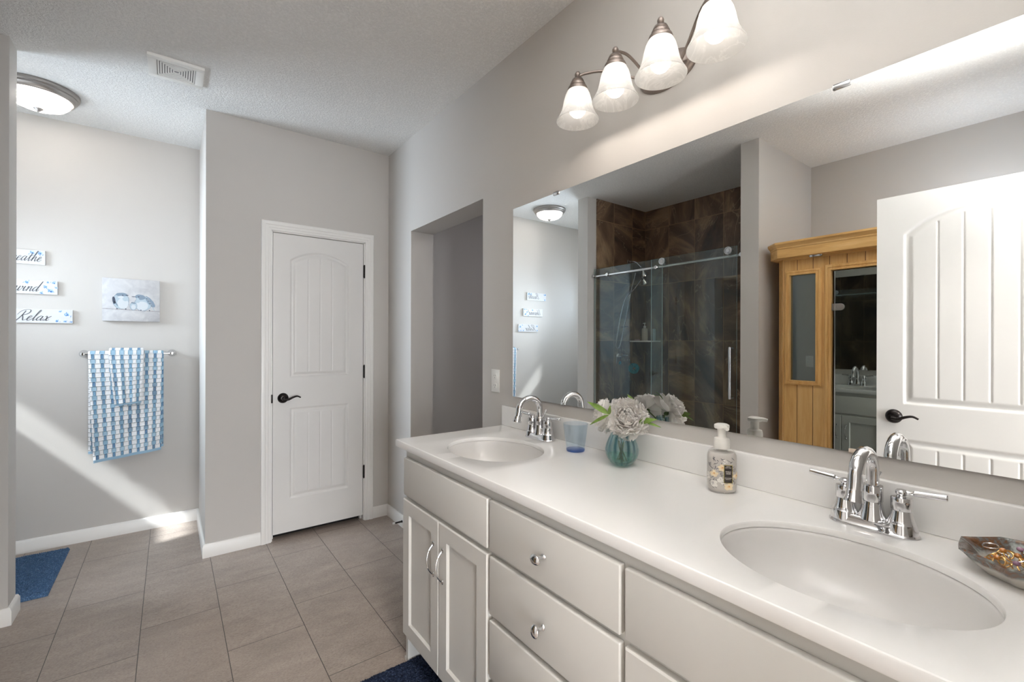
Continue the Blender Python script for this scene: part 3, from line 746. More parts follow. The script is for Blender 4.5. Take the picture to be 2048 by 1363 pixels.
for cy_ in SINKS:
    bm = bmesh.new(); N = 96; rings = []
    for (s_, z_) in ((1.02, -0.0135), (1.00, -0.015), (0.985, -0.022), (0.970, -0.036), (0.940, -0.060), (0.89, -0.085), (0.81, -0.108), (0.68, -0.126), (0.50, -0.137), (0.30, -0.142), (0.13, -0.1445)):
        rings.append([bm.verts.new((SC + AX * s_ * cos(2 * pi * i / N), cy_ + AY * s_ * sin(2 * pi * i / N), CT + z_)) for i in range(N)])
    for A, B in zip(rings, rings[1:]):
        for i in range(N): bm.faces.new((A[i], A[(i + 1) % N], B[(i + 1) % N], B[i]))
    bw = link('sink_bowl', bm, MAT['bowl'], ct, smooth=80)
    bm = bmesh.new(); lathe(bm, [(0.031, -0.1435), (0.030, -0.1425), (0.024, -0.1415), (0.022, -0.1445), (0.018, -0.1450), (0.017, -0.138), (0.0, -0.137)], 32, (SC, cy_, CT)); link('drain', bm, MAT['chrome'], bw)

# ------------------------------------------------------------------ faucets
def make_faucet(x, y, label):
    t = thing('faucet', label, 'faucet', (x, y, CT), 0, 'matching chrome faucets of the double vanity')
    bm = bmesh.new()   # oblong base: stadium loops, foot to deck
    def stad(r, L, z_, N=20):
        P = []
        for i in range(N + 1): a = -pi / 2 + pi * i / N + pi / 2; P.append((r * cos(a), L + r * sin(a), z_))
        for i in range(N + 1): a = pi + pi * i / N; P.append((r * cos(a), -L + r * sin(a), z_))
        return [bm.verts.new(p) for p in P]
    lp = [stad(.0300, .051, .0003), stad(.0312, .051, .003), stad(.0298, .051, .006), stad(.0275, .051, .008), stad(.0235, .051, .018), stad(.0215, .051, .022), stad(.0200, .051, .0235)]
    for A, B in zip(lp, lp[1:]):
        for i in range(len(A)): bm.faces.new((A[i], A[(i + 1) % len(A)], B[(i + 1) % len(A)], B[i]))
    bm.faces.new(lp[-1]); bm.faces.new(lp[0][::-1])
    link('base', bm, MAT['chrome'], t, smooth=30)
    for s_ in (-1, 1):
        bm = bmesh.new()
        lathe(bm, [(0.0290, 0.006), (0.0272, 0.018), (0.0258, 0.0265), (0.0250, 0.0272), (0.0218, 0.036), (0.0185, 0.048), (0.0176, 0.054), (0.0182, 0.0545), (0.0190, 0.056), (0.0190, 0.080), (0.0182, 0.0825), (0.0095, 0.0835), (0.0085, 0.087), (0.0108, 0.090), (0.0108, 0.0945), (0.008, 0.0975), (0.0, 0.0985)], 40, (0, s_ * .051, 0))
        hb = link('handle', bm, MAT['chrome'], t, smooth=32)
        bm = bmesh.new()
        tube(bm, [(0, s_ * .058, .0925), (0, s_ * .066, .0935), (0, s_ * .0705, .0945)], [.0052, .003, .0038], 14)
        tube(bm, [(0, s_ * .0705, .0945), (0, s_ * .073, .0948), (0, s_ * .123, .0985), (0, s_ * .1245, .0986)], [.0040, .0063, .0063, .0050], 18)
        link('lever', bm, MAT['chrome'], hb, smooth=32)
    bm = bmesh.new()
    lathe(bm, [(0.0270, 0.020), (0.0255, 0.026), (0.0212, 0.042), (0.0190, 0.056), (0.0185, 0.0600), (0.0192, 0.0605), (0.0198, 0.062), (0.0198, 0.094), (0.0190, 0.0955), (0.0130, 0.0965)], 40, (0, 0, 0))
    path = [(0, 0, 0.090), (0, 0, 0.110), (-0.001, 0, 0.128)]
    for k in range(1, 15):
        a = pi * k / 14 * 1.02; path.append((-0.057 + 0.056 * cos(a), 0, 0.128 + 0.0485 * sin(a)))
    path += [(-0.1165, 0, 0.110), (-0.1195, 0, 0.102)]
    n_ = len(path); tube(bm, path, [0.0128 + 0.0006 * i / n_ for i in range(n_)], 24)
    link('spout', bm, MAT['chrome'], t, smooth=34)
    bm = bmesh.new()
    q = Matrix.Rotation(radians(12), 3, 'Y')
    lathe(bm, [(0.0132, 0.004), (0.0142, 0.0), (0.0150, -0.010), (0.0182, -0.017), (0.0182, -0.020), (0.0130, -0.021), (0.0, -0.019)], 32, (-0.1198, 0, 0.1035), rot=q); link('aerator', bm, MAT['chrome'], t, smooth=34)
    bm = bmesh.new(); tube(bm, [(0.020, 0, 0.015), (0.021, 0, 0.100)], 0.0022, 8); tube(bm, [(0.0205, 0, 0.098), (0.031, -0.006, 0.121)], [0.003, 0.0042], 12); link('lift_rod', bm, MAT['chrome'], t)
    return t
make_faucet(1.262, 0.327, 'chrome two-handle arc faucet over the near sink, right of the soap bottle')
make_faucet(1.262, 1.475, 'chrome two-handle arc faucet over the far sink, left of the blue tumbler')

# ------------------------------------------------------------------ tumbler, soap, vase, dish
tb = thing('tumbler', 'pale blue faceted glass tumbler beside the far faucet', 'glass', (1.232, 1.232, CT))
def facet(a, h_): return 1.0 - (0.035 if 0.02 < h_ < 0.085 else 0.0) * (0.5 + 0.5 * cos(a * 9)) * max(0, sin((h_ - .015) / .075 * pi))
bm = bmesh.new()
lathe(bm, [(0.0360, 0.009), (0.0368, 0.020), (0.0388, 0.035), (0.0408, 0.050), (0.0428, 0.066), (0.0448, 0.082), (0.0463, 0.094), (0.0472, 0.1035), (0.0467, 0.1045), (0.0458, 0.1035), (0.0443, 0.088), (0.0408, 0.060), (0.0363, 0.030), (0.0333, 0.011)], 72, rib=facet, closed=True)
link('cup', bm, MAT['blue_glass'], tb, smooth=50)
bm = bmesh.new(); lathe(bm, [(0.0, 0.0004), (0.0335, 0.0004), (0.0350, 0.003), (0.0355, 0.0085), (0.0325, 0.010), (0.0, 0.0085)], 48); link('base', bm, MAT['blue_base'], tb)

sp_ = thing('soap_bottle', 'clear foaming hand soap bottle printed with flowers and a black label', 'soap bottle', (1.232, 0.660, CT), radians(-55))
# local -y looks at the camera
bm = bmesh.new()
def se(a, e=3.2): return 1.0 / ((abs(cos(a)) ** e + abs(sin(a)) ** e) ** (1 / e))
bprof = [(0.0, 0.0006), (0.031, 0.0006), (0.0355, 0.003), (0.0375, 0.009), (0.0380, 0.030), (0.0380, 0.095), (0.0370, 0.103), (0.0330, 0.111), (0.0260, 0.117), (0.0195, 0.1205), (0.0185, 0.125)]
lathe(bm, bprof, 64, sx=1.02, sy=0.82, rib=lambda a, h_: 1 + (se(a) - 1) * 0.55, closed=True)
link('bottle', bm, MAT['soap_shell'], sp_, smooth=50)
liq = plain('cloudy_liquid_soap', (0.60, 0.565, 0.53), 0.45, 0, 0.3)
bm = bmesh.new(); lathe(bm, [(0.0, 0.003), (0.030, 0.003), (0.0345, 0.006), (0.0360, 0.012), (0.0365, 0.030), (0.0365, 0.094), (0.0355, 0.102), (0.0315, 0.109), (0.0, 0.1095)], 48, sx=1.02, sy=0.82, rib=lambda a, h_: 1 + (se(a) - 1) * 0.55); link('liquid_soap', bm, liq, sp_, smooth=50)
bm = bmesh.new()
lathe(bm, [(0.0, 0.119), (0.0205, 0.119), (0.0215, 0.121), (0.0215, 0.140), (0.0195, 0.147), (0.0125, 0.150), (0.0115, 0.152), (0.0115, 0.171), (0.0120, 0.173), (0.0185, 0.174), (0.0200, 0.178), (0.0195, 0.184), (0.014, 0.187), (0.0, 0.188)], 40)
tube(bm, [(0, -0.010, 0.1800), (0, -0.024, 0.1795), (0, -0.034, 0.1770)], [0.0065, 0.006, 0.0050], 14)
link('pump', bm, plain('translucent_pump_plastic', (0.80, 0.78, 0.73), 0.35), sp_, smooth=34).rotation_euler = (0, 0, radians(18))
# wrapped print: helper placing shapes on the bottle skin
def skin(u, z, lift=0.0005):
    """u = arc position in m (0 faces local -y), z = height"""
    rx, ry = 0.0380 * 1.02, 0.0380 * 0.82
    a = -pi / 2 + u / 0.036
    k = 1 + (se(a) - 1) * 0.55
    return Vector(((rx * k + lift) * cos(a), (ry * k + lift) * sin(a), z))
def patch(bm, outline, mi, lift=0.0005):
    """fan polygon on the skin, subdivided radially by its own outline"""
    cu = sum(p[0] for p in outline) / len(outline); cz = sum(p[1] for p in outline) / len(outline)
    c_ = bm.verts.new(skin(cu, cz, lift)); vs_ = [bm.verts.new(skin(p[0], p[1], lift)) for p in outline]
    for i in range(len(vs_)):
        f_ = bm.faces.new((c_, vs_[i], vs_[(i + 1) % len(vs_)])); f_.material_index = mi
def rectskin(bm, u0, u1, z0, z1, mi, lift=0.0005, n_=8):
    A = [bm.verts.new(skin(u0 + (u1 - u0) * i / n_, z0, lift)) for i in range(n_ + 1)]; B = [bm.verts.new(skin(u0 + (u1 - u0) * i / n_, z1, lift)) for i in range(n_ + 1)]
    for i in range(n_): f_ = bm.faces.new((A[i], A[i + 1], B[i + 1], B[i])); f_.material_index = mi
def blob(u, z, ru, rz, rot=0, wob=0.0, n_=14, seed=0):
    rr = random.Random(seed); out = []
    for i in range(n_):
        a = 2 * pi * i / n_; k = 1 + wob * rr.uniform(-1, 1); x_, y_ = ru * k * cos(a), rz * k * sin(a)
        out.append((u + x_ * cos(rot) - y_ * sin(rot), z + x_ * sin(rot) + y_ * cos(rot)))
    return out
pm = [plain('print_white_petals', (0.80, 0.77, 0.72), 0.5), plain('print_peach', (0.80, 0.58, 0.33), 0.5), plain('print_orange_heart', (0.62, 0.30, 0.08), 0.5), plain('print_grey_leaf', (0.12, 0.115, 0.13), 0.5), plain('print_cream', (0.82, 0.69, 0.48), 0.5)]
bm = bmesh.new(); rr = random.Random(5)
for (u, z, s_, ty) in ((-0.002, 0.071, .0095, 1), (-0.021, 0.054, .0095, 1), (0.013, 0.021, .0105, 1), (-0.003, 0.036, .010, 0), (-0.020, 0.026, .009, 0), (0.004, 0.088, .006, 0), (0.034, 0.050, .010, 1), (-0.040, 0.045, .010, 0)):
    for k in range(6):
        a = 2 * pi * k / 6 + rr.random(); patch(bm, blob(u + s_ * .5 * cos(a), z + s_ * .5 * sin(a), s_ * .58, s_ * .42, a, .12, 12, k), 4 if ty else 0, 0.0004 + 0.00004 * k)
    if ty:
        patch(bm, blob(u, z, s_ * .42, s_ * .36, 0, .15, 12, 3), 1, 0.0007); patch(bm, blob(u + .001, z + .001, s_ * .18, s_ * .14, 0, .2, 10, 4), 2, 0.0008)
    else:
        for k in range(5): patch(bm, blob(u + rr.uniform(-.5, .5) * s_, z + rr.uniform(-.5, .5) * s_, .0028, .0004, rr.uniform(0, 3), 0, 8, k), 3, 0.00075)
for k in range(70):
    u = rr.uniform(-.034, .012) if k % 3 else rr.uniform(.0, .034); z = rr.uniform(.012, .098)
    if -0.0 < u < .021 and .030 < z < .080: continue
    patch(bm, blob(u, z, rr.uniform(.003, .0058), rr.uniform(.0005, .0009), rr.choice([.5, .9, 1.3, -.6, 2.2]) + rr.uniform(-.2, .2), .1, 10, k), 3, 0.0003)
link('printed_flowers', bm, pm, sp_, smooth=0)
bm = bmesh.new()
lm = [plain('label_gold', (0.42, 0.34, 0.06), 0.4), plain('label_black', (0.035, 0.028, 0.026), 0.5), plain('label_text', (0.66, 0.62, 0.56), 0.5)]
rectskin(bm, 0.0015, 0.0215, 0.0305, 0.0795, 0, 0.0009); rectskin(bm, 0.0026, 0.0204, 0.0316, 0.0784, 1, 0.00105)
lb = link('label', bm, lm, sp_, smooth=0)
def text_mesh(txt, size, bold=0.0):
    cu_ = bpy.data.curves.new('lettering', 'FONT'); cu_.body = txt; cu_.size = size; cu_.align_x = 'CENTER'; cu_.offset = bold
    ob_ = bpy.data.objects.new('lettering', cu_); COL.objects.link(ob_)
    dg = bpy.context.evaluated_depsgraph_get(); me_ = bpy.data.meshes.new_from_object(ob_.evaluated_get(dg))
    bpy.data.objects.remove(ob_); bpy.data.curves.remove(cu_); return me_
bm = bmesh.new()
for txt, size, z, wmax in (('BATH', .0034, .0748, .008), ('& BODY WORKS', .0030, .0712, .014), ('VANILLA', .0046, .0600, .0125), ('CREAM', .0046, .0550, .0105), ('GENTLE FOAMING', .0030, .0435, .0155), ('HAND SOAP', .0028, .0402, .012)):
    me_ = text_mesh(txt, size, size * .02); xs_ = [v.co.x for v in me_.vertices]; w_ = max(xs_) - min(xs_); k = min(1, wmax / w_); c0 = (max(xs_) + min(xs_)) / 2
    vs_ = [bm.verts.new(skin(0.0115 + (v.co.x - c0) * k, z + v.co.y, 0.0012)) for v in me_.vertices]
    for p in me_.polygons:
        try: bm.faces.new([vs_[i] for i in p.vertices])
        except ValueError: pass
    bpy.data.meshes.remove(me_)
link('lettering', bm, lm[2], lb, smooth=0)

# vase
va = thing('vase', 'small ribbed teal glass bud vase holding the white peonies', 'vase', (1.214, 0.996, CT))
vprof = [(0.0, 0.0004), (0.018, 0.0004), (0.026, 0.003), (0.036, 0.010), (0.0455, 0.022), (0.0505, 0.036), (0.0510, 0.048), (0.0475, 0.062), (0.0400, 0.080), (0.0310, 0.098), (0.0245, 0.112), (0.0220, 0.124), (0.0212, 0.1245), (0.0225, 0.112), (0.0290, 0.098), (0.0380, 0.080), (0.0455, 0.062), (0.0488, 0.048), (0.0480, 0.036), (0.0430, 0.024), (0.0330, 0.014), (0.018, 0.009), (0.0, 0.008)]
vprof = [(r_ * 1.06, h_ * 1.14) for r_, h_ in vprof]
bm = bmesh.new(); lathe(bm, vprof, 96, rib=lambda a, h_: 1 + 0.028 * cos(a * 14) * min(1, h_ / .02) * (1 if h_ < .11 else .3), closed=True)
link('glass_body', bm, MAT['vase'], va, smooth=50)
bm = bmesh.new(); lathe(bm, [(0.0, 0.0098), (0.018, 0.0105), (0.0335, 0.0165), (0.0440, 0.0280), (0.0470, 0.0350), (0.0, 0.0352)], 48); link('water', bm, MAT['water'], va)

n = NT('peony_petal'); co = n.coord()
n.base(n.mix(n.noise(co, 60, 2), (0.93, 0.915, 0.895), (0.955, 0.945, 0.93)), 0.6, 0, 0.25, Subsurface_Weight=0.0)
tl = n.add('ShaderNodeBsdfTranslucent'); tl.inputs[0].default_value = (0.88, 0.84, 0.80, 1)
mx = n.add('ShaderNodeMixShader'); mx.inputs[0].default_value = 0.35; n.l.new(n.b.outputs[0], mx.inputs[1]); n.l.new(tl.outputs[0], mx.inputs[2]); n.l.new(mx.outputs[0], n.out.inputs[0])
MAT['petal'] = n.m
MAT['leaf'] = plain('peony_leaf', (0.17, 0.27, 0.055), 0.5, 0, 0.4, 0.25, 40)
MAT['stem'] = plain('flower_stem', (0.10, 0.17, 0.05), 0.5)
def make_peony(label, c, axis, R, foot, leaves, seed):
    """c bloom centre relative to the vase foot; axis = way it faces; foot = where its stem ends in the vase"""
    rr = random.Random(seed)
    t = thing('peony', label, 'flower', (1.214, 0.996, CT), 0, 'white peonies in the teal vase')
    A = Vector(axis).normalized(); Uv = A.orthogonal().normalized(); Vv = A.cross(Uv)
    V = []; F = []; ns, nt = 11, 12; K = 66
    for k in range(K):
        q = k / (K - 1); az = k * 2.39996 + rr.uniform(-.2, .2)
        Rd = Uv * cos(az) + Vv * sin(az); Td = A.cross(Rd)
        th = radians(4 + 92 * q ** 1.05 + rr.uniform(-7, 7)) + (radians(rr.uniform(4, 20)) if q > .9 else 0)
        L_p = R * (0.93 + 0.16 * q + rr.uniform(-.06, .06)); cup = radians(46 - 10 * q)
        p = Vector(c) - A * R * 0.42 + Rd * R * (0.03 + .10 * q)
        ph = [rr.uniform(0, 6.3) for _ in range(4)]; W_p = R * (0.30 + 0.22 * q)
        tw = rr.uniform(-.25, .25); b0 = len(V)
        for i in range(ns + 1):
            s_ = i / ns; al = th + cup * (1 - 2 * s_) + radians(16) * max(0, s_ - .8) * 5 * (q > .25)
            dr = A * cos(al) + Rd * sin(al); nrm = Rd * cos(al) - A * sin(al)
            if i: p = p + dr * (L_p / ns)
            w_ = W_p * (0.30 + 0.70 * sin(min(1, s_ / .72) * pi / 2)) * (sqrt(max(0.03, 1 - ((s_ - .72) / .30) ** 2)) if s_ > .72 else 1)
            for j in range(nt + 1):
                u_ = -1 + 2 * j / nt
                ruf = R * 0.055 * s_ ** 3 * (sin(6 * u_ + ph[0]) + .6 * sin(13 * u_ + ph[1])) 
                notch = -R * 0.05 * s_ ** 6 * (sin(9 * u_ + ph[2]) + .6 * sin(19 * u_ + ph[3]))
                o_ = p + Td * (u_ * w_ + tw * s_ * w_) - nrm * (0.42 * w_ * u_ * u_) + nrm * ruf + dr * notch
                V.append(tuple(o_))
        for i in range(ns):
            for j in range(nt):
                a = b0 + i * (nt + 1) + j; F.append((a, a + 1, a + nt + 2, a + nt + 1))
    raw('bloom', V, F, MAT['petal'], t, smooth=180)
    cb_ = Vector(c) - A * R * 0.55
    bm = bmesh.new()
    tube(bm, cr([cb_ + A * R * .2, cb_ - A * R * .12 , Vector((cb_.x * .25, cb_.y * .25, 0.118)), Vector((foot[0] * .4, foot[1] * .4, .07)), Vector(foot)], 8), 0.0024, 8)
    for q_ in (1, 2):
        tube(bm, cr([Vector((0.004 * q_, -0.003 * q_, 0.130)), Vector((foot[0] * -.2 * q_, foot[1] * .6, .08)), Vector((foot[1] * (1.6 - q_), -foot[0] * 1.1, foot[2] + .002))], 6), 0.0019, 8)
    # little green calyx
    ellipsoid(bm, cb_ - A * .002, (.009, .009, .007), 12, 8)
    link('stem', bm, MAT['stem'], t)
    for (p0, p1, w_, bend) in leaves:
        p0 = Vector(p0); p1 = Vector(p1); d = p1 - p0; L_2 = d.length; d.normalize(); s0 = d.cross(Vector((-.72, -.55, .42))).normalized(); nn = s0.cross(d)
        V = []; F = []; n1 = 12
        for i in range(n1 + 1):
            u_ = i / n1; w2 = w_ * sin(pi * min(1, u_ ** .75)) * (1 - .15 * u_) + .0006
            cpt = p0 + d * L_2 * u_ + nn * bend * sin(pi * u_)
            for j in range(5):
                v_ = -1 + j / 2; V.append(tuple(cpt + s0 * w2 * v_ + nn * (abs(v_) * w2 * .35)))
        for i in range(n1):
            for j in range(4): a = i * 5 + j; F.append((a, a + 1, a + 6, a + 5))
        raw('leaf', V, F, MAT['leaf'], t, smooth=180)
    return t
# offsets are measured from the vase foot (1.222, 1.003, 0.912)
make_peony('big white peony facing the room, in front over the vase mouth', (-0.020, -0.038, 0.170), (-0.72, -0.52, 0.42), 0.063, (0.012, 0.016, 0.014),
           [((0.004, -0.066, 0.152), (0.021, -0.124, 0.169), 0.0095, 0.004), ((0.008, -0.092, 0.156), (0.021, -0.138, 0.145), 0.004, 0.002)], 3)
make_peony('white peony drooping to the left behind two pointed green leaves', (-0.004, 0.086, 0.160), (-0.45, 0.80, 0.10), 0.055, (-0.014, -0.010, 0.013),
           [((-0.056, 0.008, 0.175), (-0.066, 0.096, 0.208), 0.0095, 0.005), ((-0.056, 0.008, 0.173), (-0.066, 0.084, 0.130), 0.0055, 0.004), ((-0.055, 0.008, 0.174), (-0.054, 0.004, 0.205), 0.0055, 0.002), ((0.036, -0.026, 0.205), (0.038, 0.008, 0.235), 0.006, 0.002)], 11)
bm = bmesh.new()

# ceramic dish full of jewellery
n = NT('raku_glazed_ceramic'); co = n.coord(); x, y, z = n.sep(co)
f1 = n.noise(co, 28, 5, 0.65, 0.8); f2 = n.noise(n.vmul(co, (1, 1, .25)), 60, 4)
c = n.ramp(f1, [(0.30, (0.030, 0.022, 0.016)), (0.43, (0.15, 0.065, 0.025)), (0.50, (0.12, 0.11, 0.10)), (0.62, (0.26, 0.28, 0.26)), (0.8, (0.13, 0.07, 0.03))])
low = n.rng(n.math('ADD', z, n.math('MULTIPLY', f2, 0.012)), 0.026, 0.032)
n.base(n.mix(low, (0.50, 0.47, 0.42), c), 0.18, 0, 0.6); MAT['raku'] = n.m
dh = thing('jewellery_dish', 'glazed brown and green ceramic dish of jewellery on the counter corner', 'dish', (1.196, 0.080, CT), radians(8))
bm = bmesh.new()
def octr(a, h_): 
    w_ = pi / 4; aa = ((a + w_ / 2) % w_) - w_ / 2; oc = cos(w_ / 2) / cos(aa)
    return oc * (1 + 0.02 * sin(a * 4 + 1) * (h_ > .02))
lathe(bm, [(0.0, 0.0005), (0.050, 0.0005), (0.058, 0.004), (0.074, 0.020), (0.086, 0.035), (0.092, 0.040), (0.091, 0.043), (0.086, 0.0415), (0.078, 0.034), (0.064, 0.018), (0.050, 0.009), (0.0, 0.0075)], 64, sx=1.0, sy=1.12, rib=octr, closed=True)
link('bowl', bm, MAT['raku'], dh, smooth=40)
gold = plain('yellow_gold', (0.80, 0.50, 0.20), 0.2, 1.0); silver = plain('silver', (0.75, 0.73, 0.74), 0.15, 1.0); amber = plain('amber_stone', (0.55, 0.20, 0.03), 0.1, 0.0, 0.8); violet = plain('violet_stone', (0.30, 0.16, 0.24), 0.12, 0.0, 0.8); darkm = plain('blackened_silver', (0.10, 0.08, 0.09), 0.25, 0.8)
rr = random.Random(21)
jr = [('gold ring lying flat against the dish wall', gold, None), ('gold ring with a round amber stone on top of the pile', gold, amber), ('silver ring with a violet stone', silver, violet), ('thick blackened silver band with a notched edge', darkm, None),
      ('thin silver ring under the amber ring', silver, None), ('gold ring with a violet stone near the rim', gold, violet), ('small gold hoop tilted on edge', gold, None), ('silver ring with an amber stone', silver, amber),
      ('wide silver bangle leaning on the dish wall', silver, None), ('narrow gold ring half under the bangle', gold, None), ('tiny silver hoop beside the black band', silver, None), ('gold ring nearest the front rim', gold, None), ('slim dark ring nearest the backsplash', darkm, None), ('silver ring nearest the faucet', silver, None)]
pos = [(-.02, .035), (.006, .030), (.028, .012), (-.012, -.004), (.012, .045), (-.038, .012), (-.030, .042), (.036, -.022), (.002, -.038), (-.030, -.028), (-.008, .018), (-.048, -.006), (.046, .012), (.022, .058)]
for k in range(24):
    ty = k % 3
    jr.append((('thin plain gold ring in the middle of the jewellery pile', gold, None), ('thin plain silver ring in the middle of the jewellery pile', silver, None), ('small gold ring set with an amber stone deep in the pile', gold, amber))[ty])
    a_ = rr.uniform(0, 6.28); q_ = 0.055 * sqrt(rr.random()); pos.append((q_ * cos(a_), q_ * sin(a_) * 1.1))
for k, ((lab, mt, stone), (px, py)) in enumerate(zip(jr, pos)):
    r_ = 0.0108 if 'bangle' not in lab else 0.026; th = 0.0013 if k != 3 else 0.003
    rad_ = sqrt(px * px + (py / 1.12) ** 2); zb = 0.006 + max(0.0125, 0.009 + (rad_ - .05) * .8) + r_ * .35 + (0.010 if k in (1, 2) else 0.0) + 0.0011 * (k % 14)
    t = thing('ring' if 'bangle' not in lab else 'bangle', lab + ' in the glazed dish', 'ring' if 'bangle' not in lab else 'bracelet', (1.196 + px, 0.080 + py, CT + zb), 0, 'jewellery in the glazed dish')
    rot = Matrix.Rotation(rr.uniform(-.9, .9), 3, 'X') @ Matrix.Rotation(rr.uniform(-.8, .8), 3, 'Y')
    bm = bmesh.new()
    P = [rot @ Vector((r_ * cos(2 * pi * i / 32), r_ * sin(2 * pi * i / 32), 0)) for i in range(33)]
    tube(bm, P, th, 10); link('band', bm, mt, t)
    if stone:
        bm = bmesh.new(); ellipsoid(bm, rot @ Vector((0, r_ + .002, 0)), (.0052, .0052, .0042), 14, 8); link('stone', bm, stone, t)

# ------------------------------------------------------------------ rugs
def make_rug(name, label, x0, x1, y0, y1, col, col2, h=0.016, pitch=0.0085, seed=1):
    rr = random.Random(seed); nx = int((x1 - x0) / 0.0042); ny = int((y1 - y0) / 0.0042)
    ax_ = (x0 + x1) / 2; ay_ = (y0 + y1) / 2; V = []; F = []
    for j in range(ny + 1):
        y = y0 + (y1 - y0) * j / ny
        for i in range(nx + 1):
            x = x0 + (x1 - x0) * i / nx
            e = min(x - x0, x1 - x, y - y0, y1 - y)
            ed = min(1, max(0, e / 0.012)); ed = sqrt(1 - (1 - ed) ** 2)
            rid = 0.5 + 0.5 * cos(2 * pi * (x - x0) / pitch + 0.6 * sin(y * 90))
            z = 0.001 + (h * 0.72 + h * 0.28 * rid + rr.uniform(-.003, .003)) * ed
            V.append((x - ax_ + rr.uniform(-.0008, .0008), y - ay_ + rr.uniform(-.0008, .0008), z))
    for j in range(ny):
        for i in range(nx):
            a = j * (nx + 1) + i; F.append((a, a + 1, a + nx + 2, a + nx + 1))
    b = len(V); V += [(x0 - ax_, y0 - ay_, 0.0004), (x1 - ax_, y0 - ay_, 0.0004), (x1 - ax_, y1 - ay_, 0.0004), (x0 - ax_, y1 - ay_, 0.0004)]
    F.append((b, b + 3, b + 2, b + 1))
    n = NT(name + '_chenille'); co = n.coord()
    v_ = n.voro(co, 135); w_ = n.noise(co, 70, 3)
    c = n.mix(n.rng(v_, 0.15, 0.5), col2, col); c = n.mix(n.rng(w_, .35, .7, 0, .5), c, tuple(k * .45 for k in col))
    n.base(c, 0.9, 0, 0.15); n.bump(n.math('ADD', v_, w_), 1.0, 0.008)
    o = raw(name, V, F, n.m, None, smooth=180, loc=(ax_, ay_, 0)); return tag(o, label, 'rug')
make_rug('bath_rug', 'blue chenille bath rug on the nook floor by the far wall', -1.02, -0.503, 3.325, 3.985, (0.085, 0.17, 0.32), (0.20, 0.34, 0.54), 0.018, seed=2)
r_o = make_rug('bath_rug', 'navy chenille bath rug at the foot of the vanity cabinet', 0.345, 0.848, 0.93, 1.752, (0.020, 0.032, 0.070), (0.075, 0.10, 0.17), 0.018, seed=3)

# ------------------------------------------------------------------ towel bar and towels
TBX0, TBX1, TBZ, TBY = -0.452, 0.012, 1.236, YF - 0.068
t = thing('towel_bar', 'chrome towel bar on the far wall of the nook', 'towel bar', (0, 0, 0))
bm = bmesh.new(); tube(bm, [(TBX0, TBY, TBZ), (TBX1, TBY, TBZ)], 0.0075, 18); link('bar', bm, MAT['chrome'], t)
for xx in (TBX0, TBX1):
    bm = bmesh.new()
    lathe(bm, [(0.0, -0.084), (0.009, -0.083), (0.0115, -0.076), (0.0115, -0.060), (0.0095, -0.050), (0.0105, -0.030), (0.016, -0.014), (0.024, -0.006), (0.0255, 0.0)], 32, (xx, YF, TBZ), 'y'); link('bracket', bm, MAT['chrome'], t)
def towel_mat(name, ncol):
    n = NT(name); uv = n.coord('UV'); u, v, _ = n.sep(uv)
    # u counts columns (one blue + one white per unit), v counts blocks
    cu_ = n.math('FLOOR', u); fu = n.math('FRACT', u); iv = n.math('FLOOR', v); fv = n.math('FRACT', v)
    odd = n.math('MODULO', n.math('ABSOLUTE', iv), 2.0)
    half = n.math('ADD', 0.165, n.math('MULTIPLY', odd, 0.105))       # blue block half width
    d = n.math('ABSOLUTE', n.math('SUBTRACT', fu, 0.5))
    blue = n.rng(n.math('SUBTRACT', half, d), -0.012, 0.012)
    rnd = n.white(n.comb(cu_, iv, 4.0)); rcol = n.white(n.comb(cu_, 2.0, 9.0))
    dark = n.mix(rnd[0], (0.075, 0.19, 0.35), (0.14, 0.30, 0.46)); lightb = n.mix(rnd[0], (0.22, 0.39, 0.53), (0.33, 0.50, 0.63))
    bl = n.mix(odd, dark, lightb)
    bl = n.mix(n.rng(n.noise(n.comb(cu_, n.math('MULTIPLY', v, .12), 0.0), 1.3, 2), 0.55, 0.68, 0, 0.65), bl, (0.07, 0.12, 0.20))
    fz = n.noise(n.coord(), 320, 3, 0.6)
    wh = n.mix(n.rng(fz, .3, .7), (0.74, 0.75, 0.77), (0.86, 0.86, 0.87))
    c = n.mix(blue, wh, n.mix(n.rng(fz, .3, .7, 0, .25), bl, (0.6, 0.7, 0.8)))
    gap = n.math('MINIMUM', fv, n.math('SUBTRACT', 1.0, fv)); gap2 = n.math('ABSOLUTE', n.math('SUBTRACT', d, half))
    g = n.math('MINIMUM', n.rng(gap, 0.0, 0.16), n.rng(gap2, 0.0, 0.05))
    n.base(c, 0.95, 0, 0.1); n.bump(n.math('ADD', n.math('MULTIPLY', g, 1.0), n.math('MULTIPLY', fz, .5)), 0.9, 0.006)
    return n.m
hem = plain('towel_hem', (0.30, 0.46, 0.60), 0.9)
